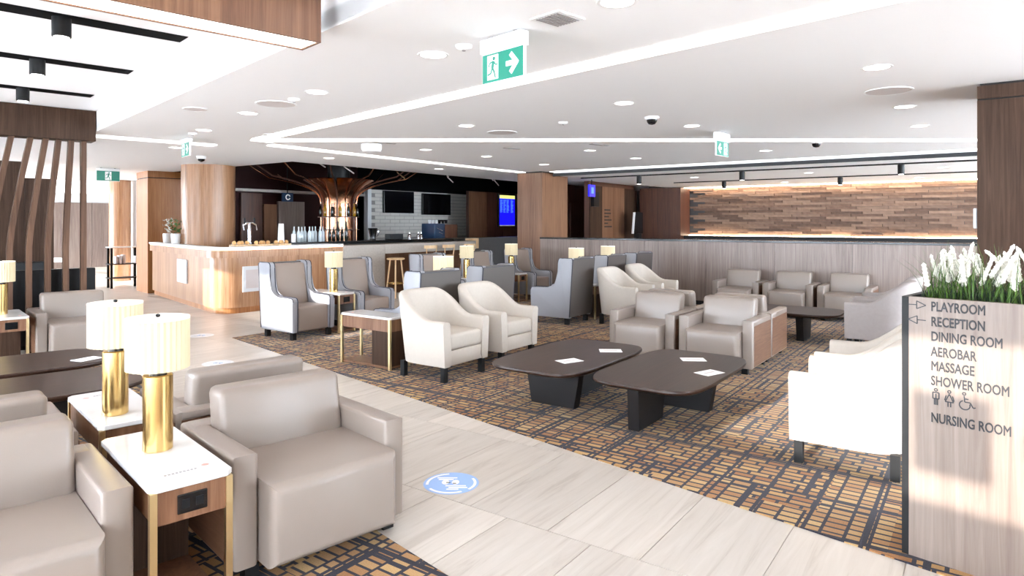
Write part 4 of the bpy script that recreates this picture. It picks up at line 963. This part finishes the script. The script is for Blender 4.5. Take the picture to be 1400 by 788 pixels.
for x, y, lx, lb in ((6.55, 7.0, .5, 'long slot vent beside the diagonal light line'), (8.62, 4.57, .35, 'short slot vent above the wing chairs'), (8.26, 5.89, .3, 'short slot vent behind the diagonal light line')):
    bm = new(); box(bm, -lx/2, lx/2, -.03, .03, -.006, 0); tag(make('slot_vent', bm, 'vent_grey', None, (x, y, CZ), R(-20), 0), lb, 'vent', 'slot vents in the ceiling')
for x, y, lb in ((6.69, 2.91, 'dome camera in the ceiling above the club chairs'), (10.06, 1.9, 'small dome camera in the ceiling near the divider')):
    t = thing('dome_camera', lb, 'camera', (x, y, CZ), 0, 'ceiling dome cameras')
    bm = new(); lathe(bm, [(.06, -.03), (.075, -.02), (.08, 0)], n=20, cap=True); make('collar', bm, 'white_gloss', t)
    bm = new(); lathe(bm, [(.01, -.085), (.035, -.078), (.052, -.055), (.057, -.03)], n=18); make('dome', bm, 'black_gloss', t)
bm = new(); lathe(bm, [(.06, -.12), (.13, -.10), (.15, -.06), (.15, 0)], 6.68, 7.3, 28)
for v in bm.verts: v.co.z += CZ
tag(make('ceiling_beacon', bm, 'white_gloss'), 'white drum fitting hanging from the ceiling before the bar', 'ceiling fitting')
for x, y, lb in ((3.29, 2.73, 'smoke detector next to the near exit sign'), (6.44, 3.88, 'smoke detector above the second tub chair'), (3.79, 5.18, 'smoke detector beside a corridor speaker disc'), (4.48, 8.21, 'smoke detector over the corridor before the bar')):
    t = thing('smoke_detector', lb, 'smoke detector', (x, y, CZ), 0, 'ceiling smoke detectors')
    bm = new(); lathe(bm, [(.03, -.03), (.05, -.018), (.055, 0)], n=18); make('body', bm, 'white_gloss', t)
    bm = new(); lathe(bm, [(.012, -.036), (.014, -.03)], n=10); make('sensor', bm, 'vent_grey', t)
# exit signs: local X = along the face, face towards local -Y
def exit_sign(label, loc, rz, wdt=.36, flip=False, drop=.10, man_only=False):
    t = thing('exit_sign', label, 'exit sign', loc, rz, 'green exit signs'); h = .18*wdt/.36; k = wdt/.36
    bm = new(); box(bm, -wdt/2-.005, wdt/2+.005, -.035, .035, -drop, -.012, .006, 1); make('housing', bm, 'white_gloss', t)
    bm = new()
    for x in (-wdt*.3, wdt*.3): cyl(bm, x, 0, -.013, 0, .018, n=10)
    make('bracket', bm, 'vent_grey', t)
    z1 = -drop; z0 = z1-h
    bm = new(); box(bm, -wdt/2-.004, wdt/2+.004, -.010, .010, z0-.004, z1); pn = make('plate', bm, 'white_sign', t, smooth=0)
    bm = new(); box(bm, -wdt/2, wdt/2, -.0125, .0125, z0, z1-.004); make('green_panel', bm, 'green_sign', pn, smooth=0)
    s = -1 if flip else 1; zc = (z0+z1)/2
    def add(nm, loops, m, y):
        bm = new()
        for l in loops: prism(bm, [(x*k, zc+z*k) for x, z in l], -y, -y+.002, 'y')
        make(nm, bm, m, pn, smooth=0)
    cx = 0 if man_only else -.085*s
    add('doorway', [[(cx-.05, -.075), (cx+.05, -.075), (cx+.05, .075), (cx-.05, .075)]], 'white_sign', .014)
    M = lambda x0, z0_, x1, z1_, w_: bar2(cx+s*x0, z0_, cx+s*x1, z1_, w_)
    head = [(cx+s*.012+.012*math.cos(R(a)), .052+.012*math.sin(R(a))) for a in range(0, 360, 30)]
    add('figure_head', [head], 'green_sign', .0155)
    add('running_figure', [M(.008, .038, -.002, -.005, .022), M(.010, .032, .030, .012, .009), M(.030, .012, .046, .014, .008), M(.004, .034, -.026, .028, .009), M(-.026, .028, -.036, .006, .008), M(0, -.003, .016, -.034, .012), M(.016, -.034, .026, -.068, .010), M(-.002, -.004, -.016, -.036, .012), M(-.016, -.036, -.046, -.044, .010)], 'green_sign', .0155)
    if not man_only:
        q = .085*s
        add('arrow', [bar2(q-s*.05, 0, q+s*.03, 0, .030), bar2(q-s*.012, .058, q+s*.05, -.008, .030), bar2(q-s*.012, -.058, q+s*.05, .008, .030)], 'white_sign', .014)
    return t
exit_sign('near green exit sign with arrow and running figure over the corridor', (*G(2.72, 2.94), CZ), TURN-PI/2)
exit_sign('green exit sign above the grey club chairs', (8.34, 2.68, CZ), R(-5), flip=True, drop=.12)
exit_sign('green exit sign hanging over the corridor in front of the round column', (*G(2.95, 9.55), CZ), TURN-PI/2-.05, drop=.06)
exit_sign('green exit sign facing down the far corridor', (*G(3.35, 15.8), CZ), TURN, .42, man_only=True, drop=.06)
exit_sign('small green exit sign deepest in the corridor', (*G(4.0, 21.9), CZ), TURN, .3, man_only=True, drop=.06)
t = thing('dome_camera', 'dome camera by the top of the round column', 'camera', (*G(3.92, 11.9), CZ), 0, 'ceiling dome cameras')
bm = new(); lathe(bm, [(.07, -.05), (.085, 0)], n=20); make('collar', bm, 'white_gloss', t)
bm = new(); lathe(bm, [(.01, -.10), (.05, -.08), (.06, -.05)], n=18); make('dome', bm, 'black_gloss', t)
# ------------------------------------------------------------------ floor stickers
for (x, y), lb, m in (((2.98, 2.57), 'blue round footprint sticker on the tiles beside the corridor chair', 'blue_sticker'), ((4.03, 6.86), 'pale round sticker on the tiles behind the corridor chairs', 'poster'), ((4.89, 8.74), 'pale round sticker on the tiles near the bar', 'poster')):
    t = thing('floor_sticker', lb, 'sticker', (x, y, 0), R(35.5-90), 'round stickers on the corridor tiles')
    bm = new(); lathe(bm, [(.165, .0003), (.165, .0012)], n=40); make('disc', bm, m, t)
    bm = new()
    for a0, a1 in ((100, 190), (-40, 30), (215, 300)):
        for l in ring2(0, 0, .15, .016, a0, a1, 14): prism(bm, l, .0012, .0016, 'z')
    for i, (a, b, c) in enumerate(((-.09, .03, .07), (-.08, .01, .045), (-.03, .09, -.05), (-.01, .10, -.075), (-.02, .05, -.10))):
        box(bm, a, b, c, c+.016, .0012, .0016)
    make('white_print', bm, 'paper', t, smooth=0)
    bm = new()
    for sx in (-.035, .025): lathe(bm, [(.022, .0012), (.022, .0018)], sx, .012, 14, sy=1.6)
    make('footprint', bm, 'paper' if m == 'blue_sticker' else 'blue_sticker', t)
    bm = new(); box(bm, -.03, -.005, .0, .008, .0018, .0030); box(bm, .01, .03, -.012, -.004, .0018, .0030); make('dark_print', bm, 'ink', t, smooth=0)
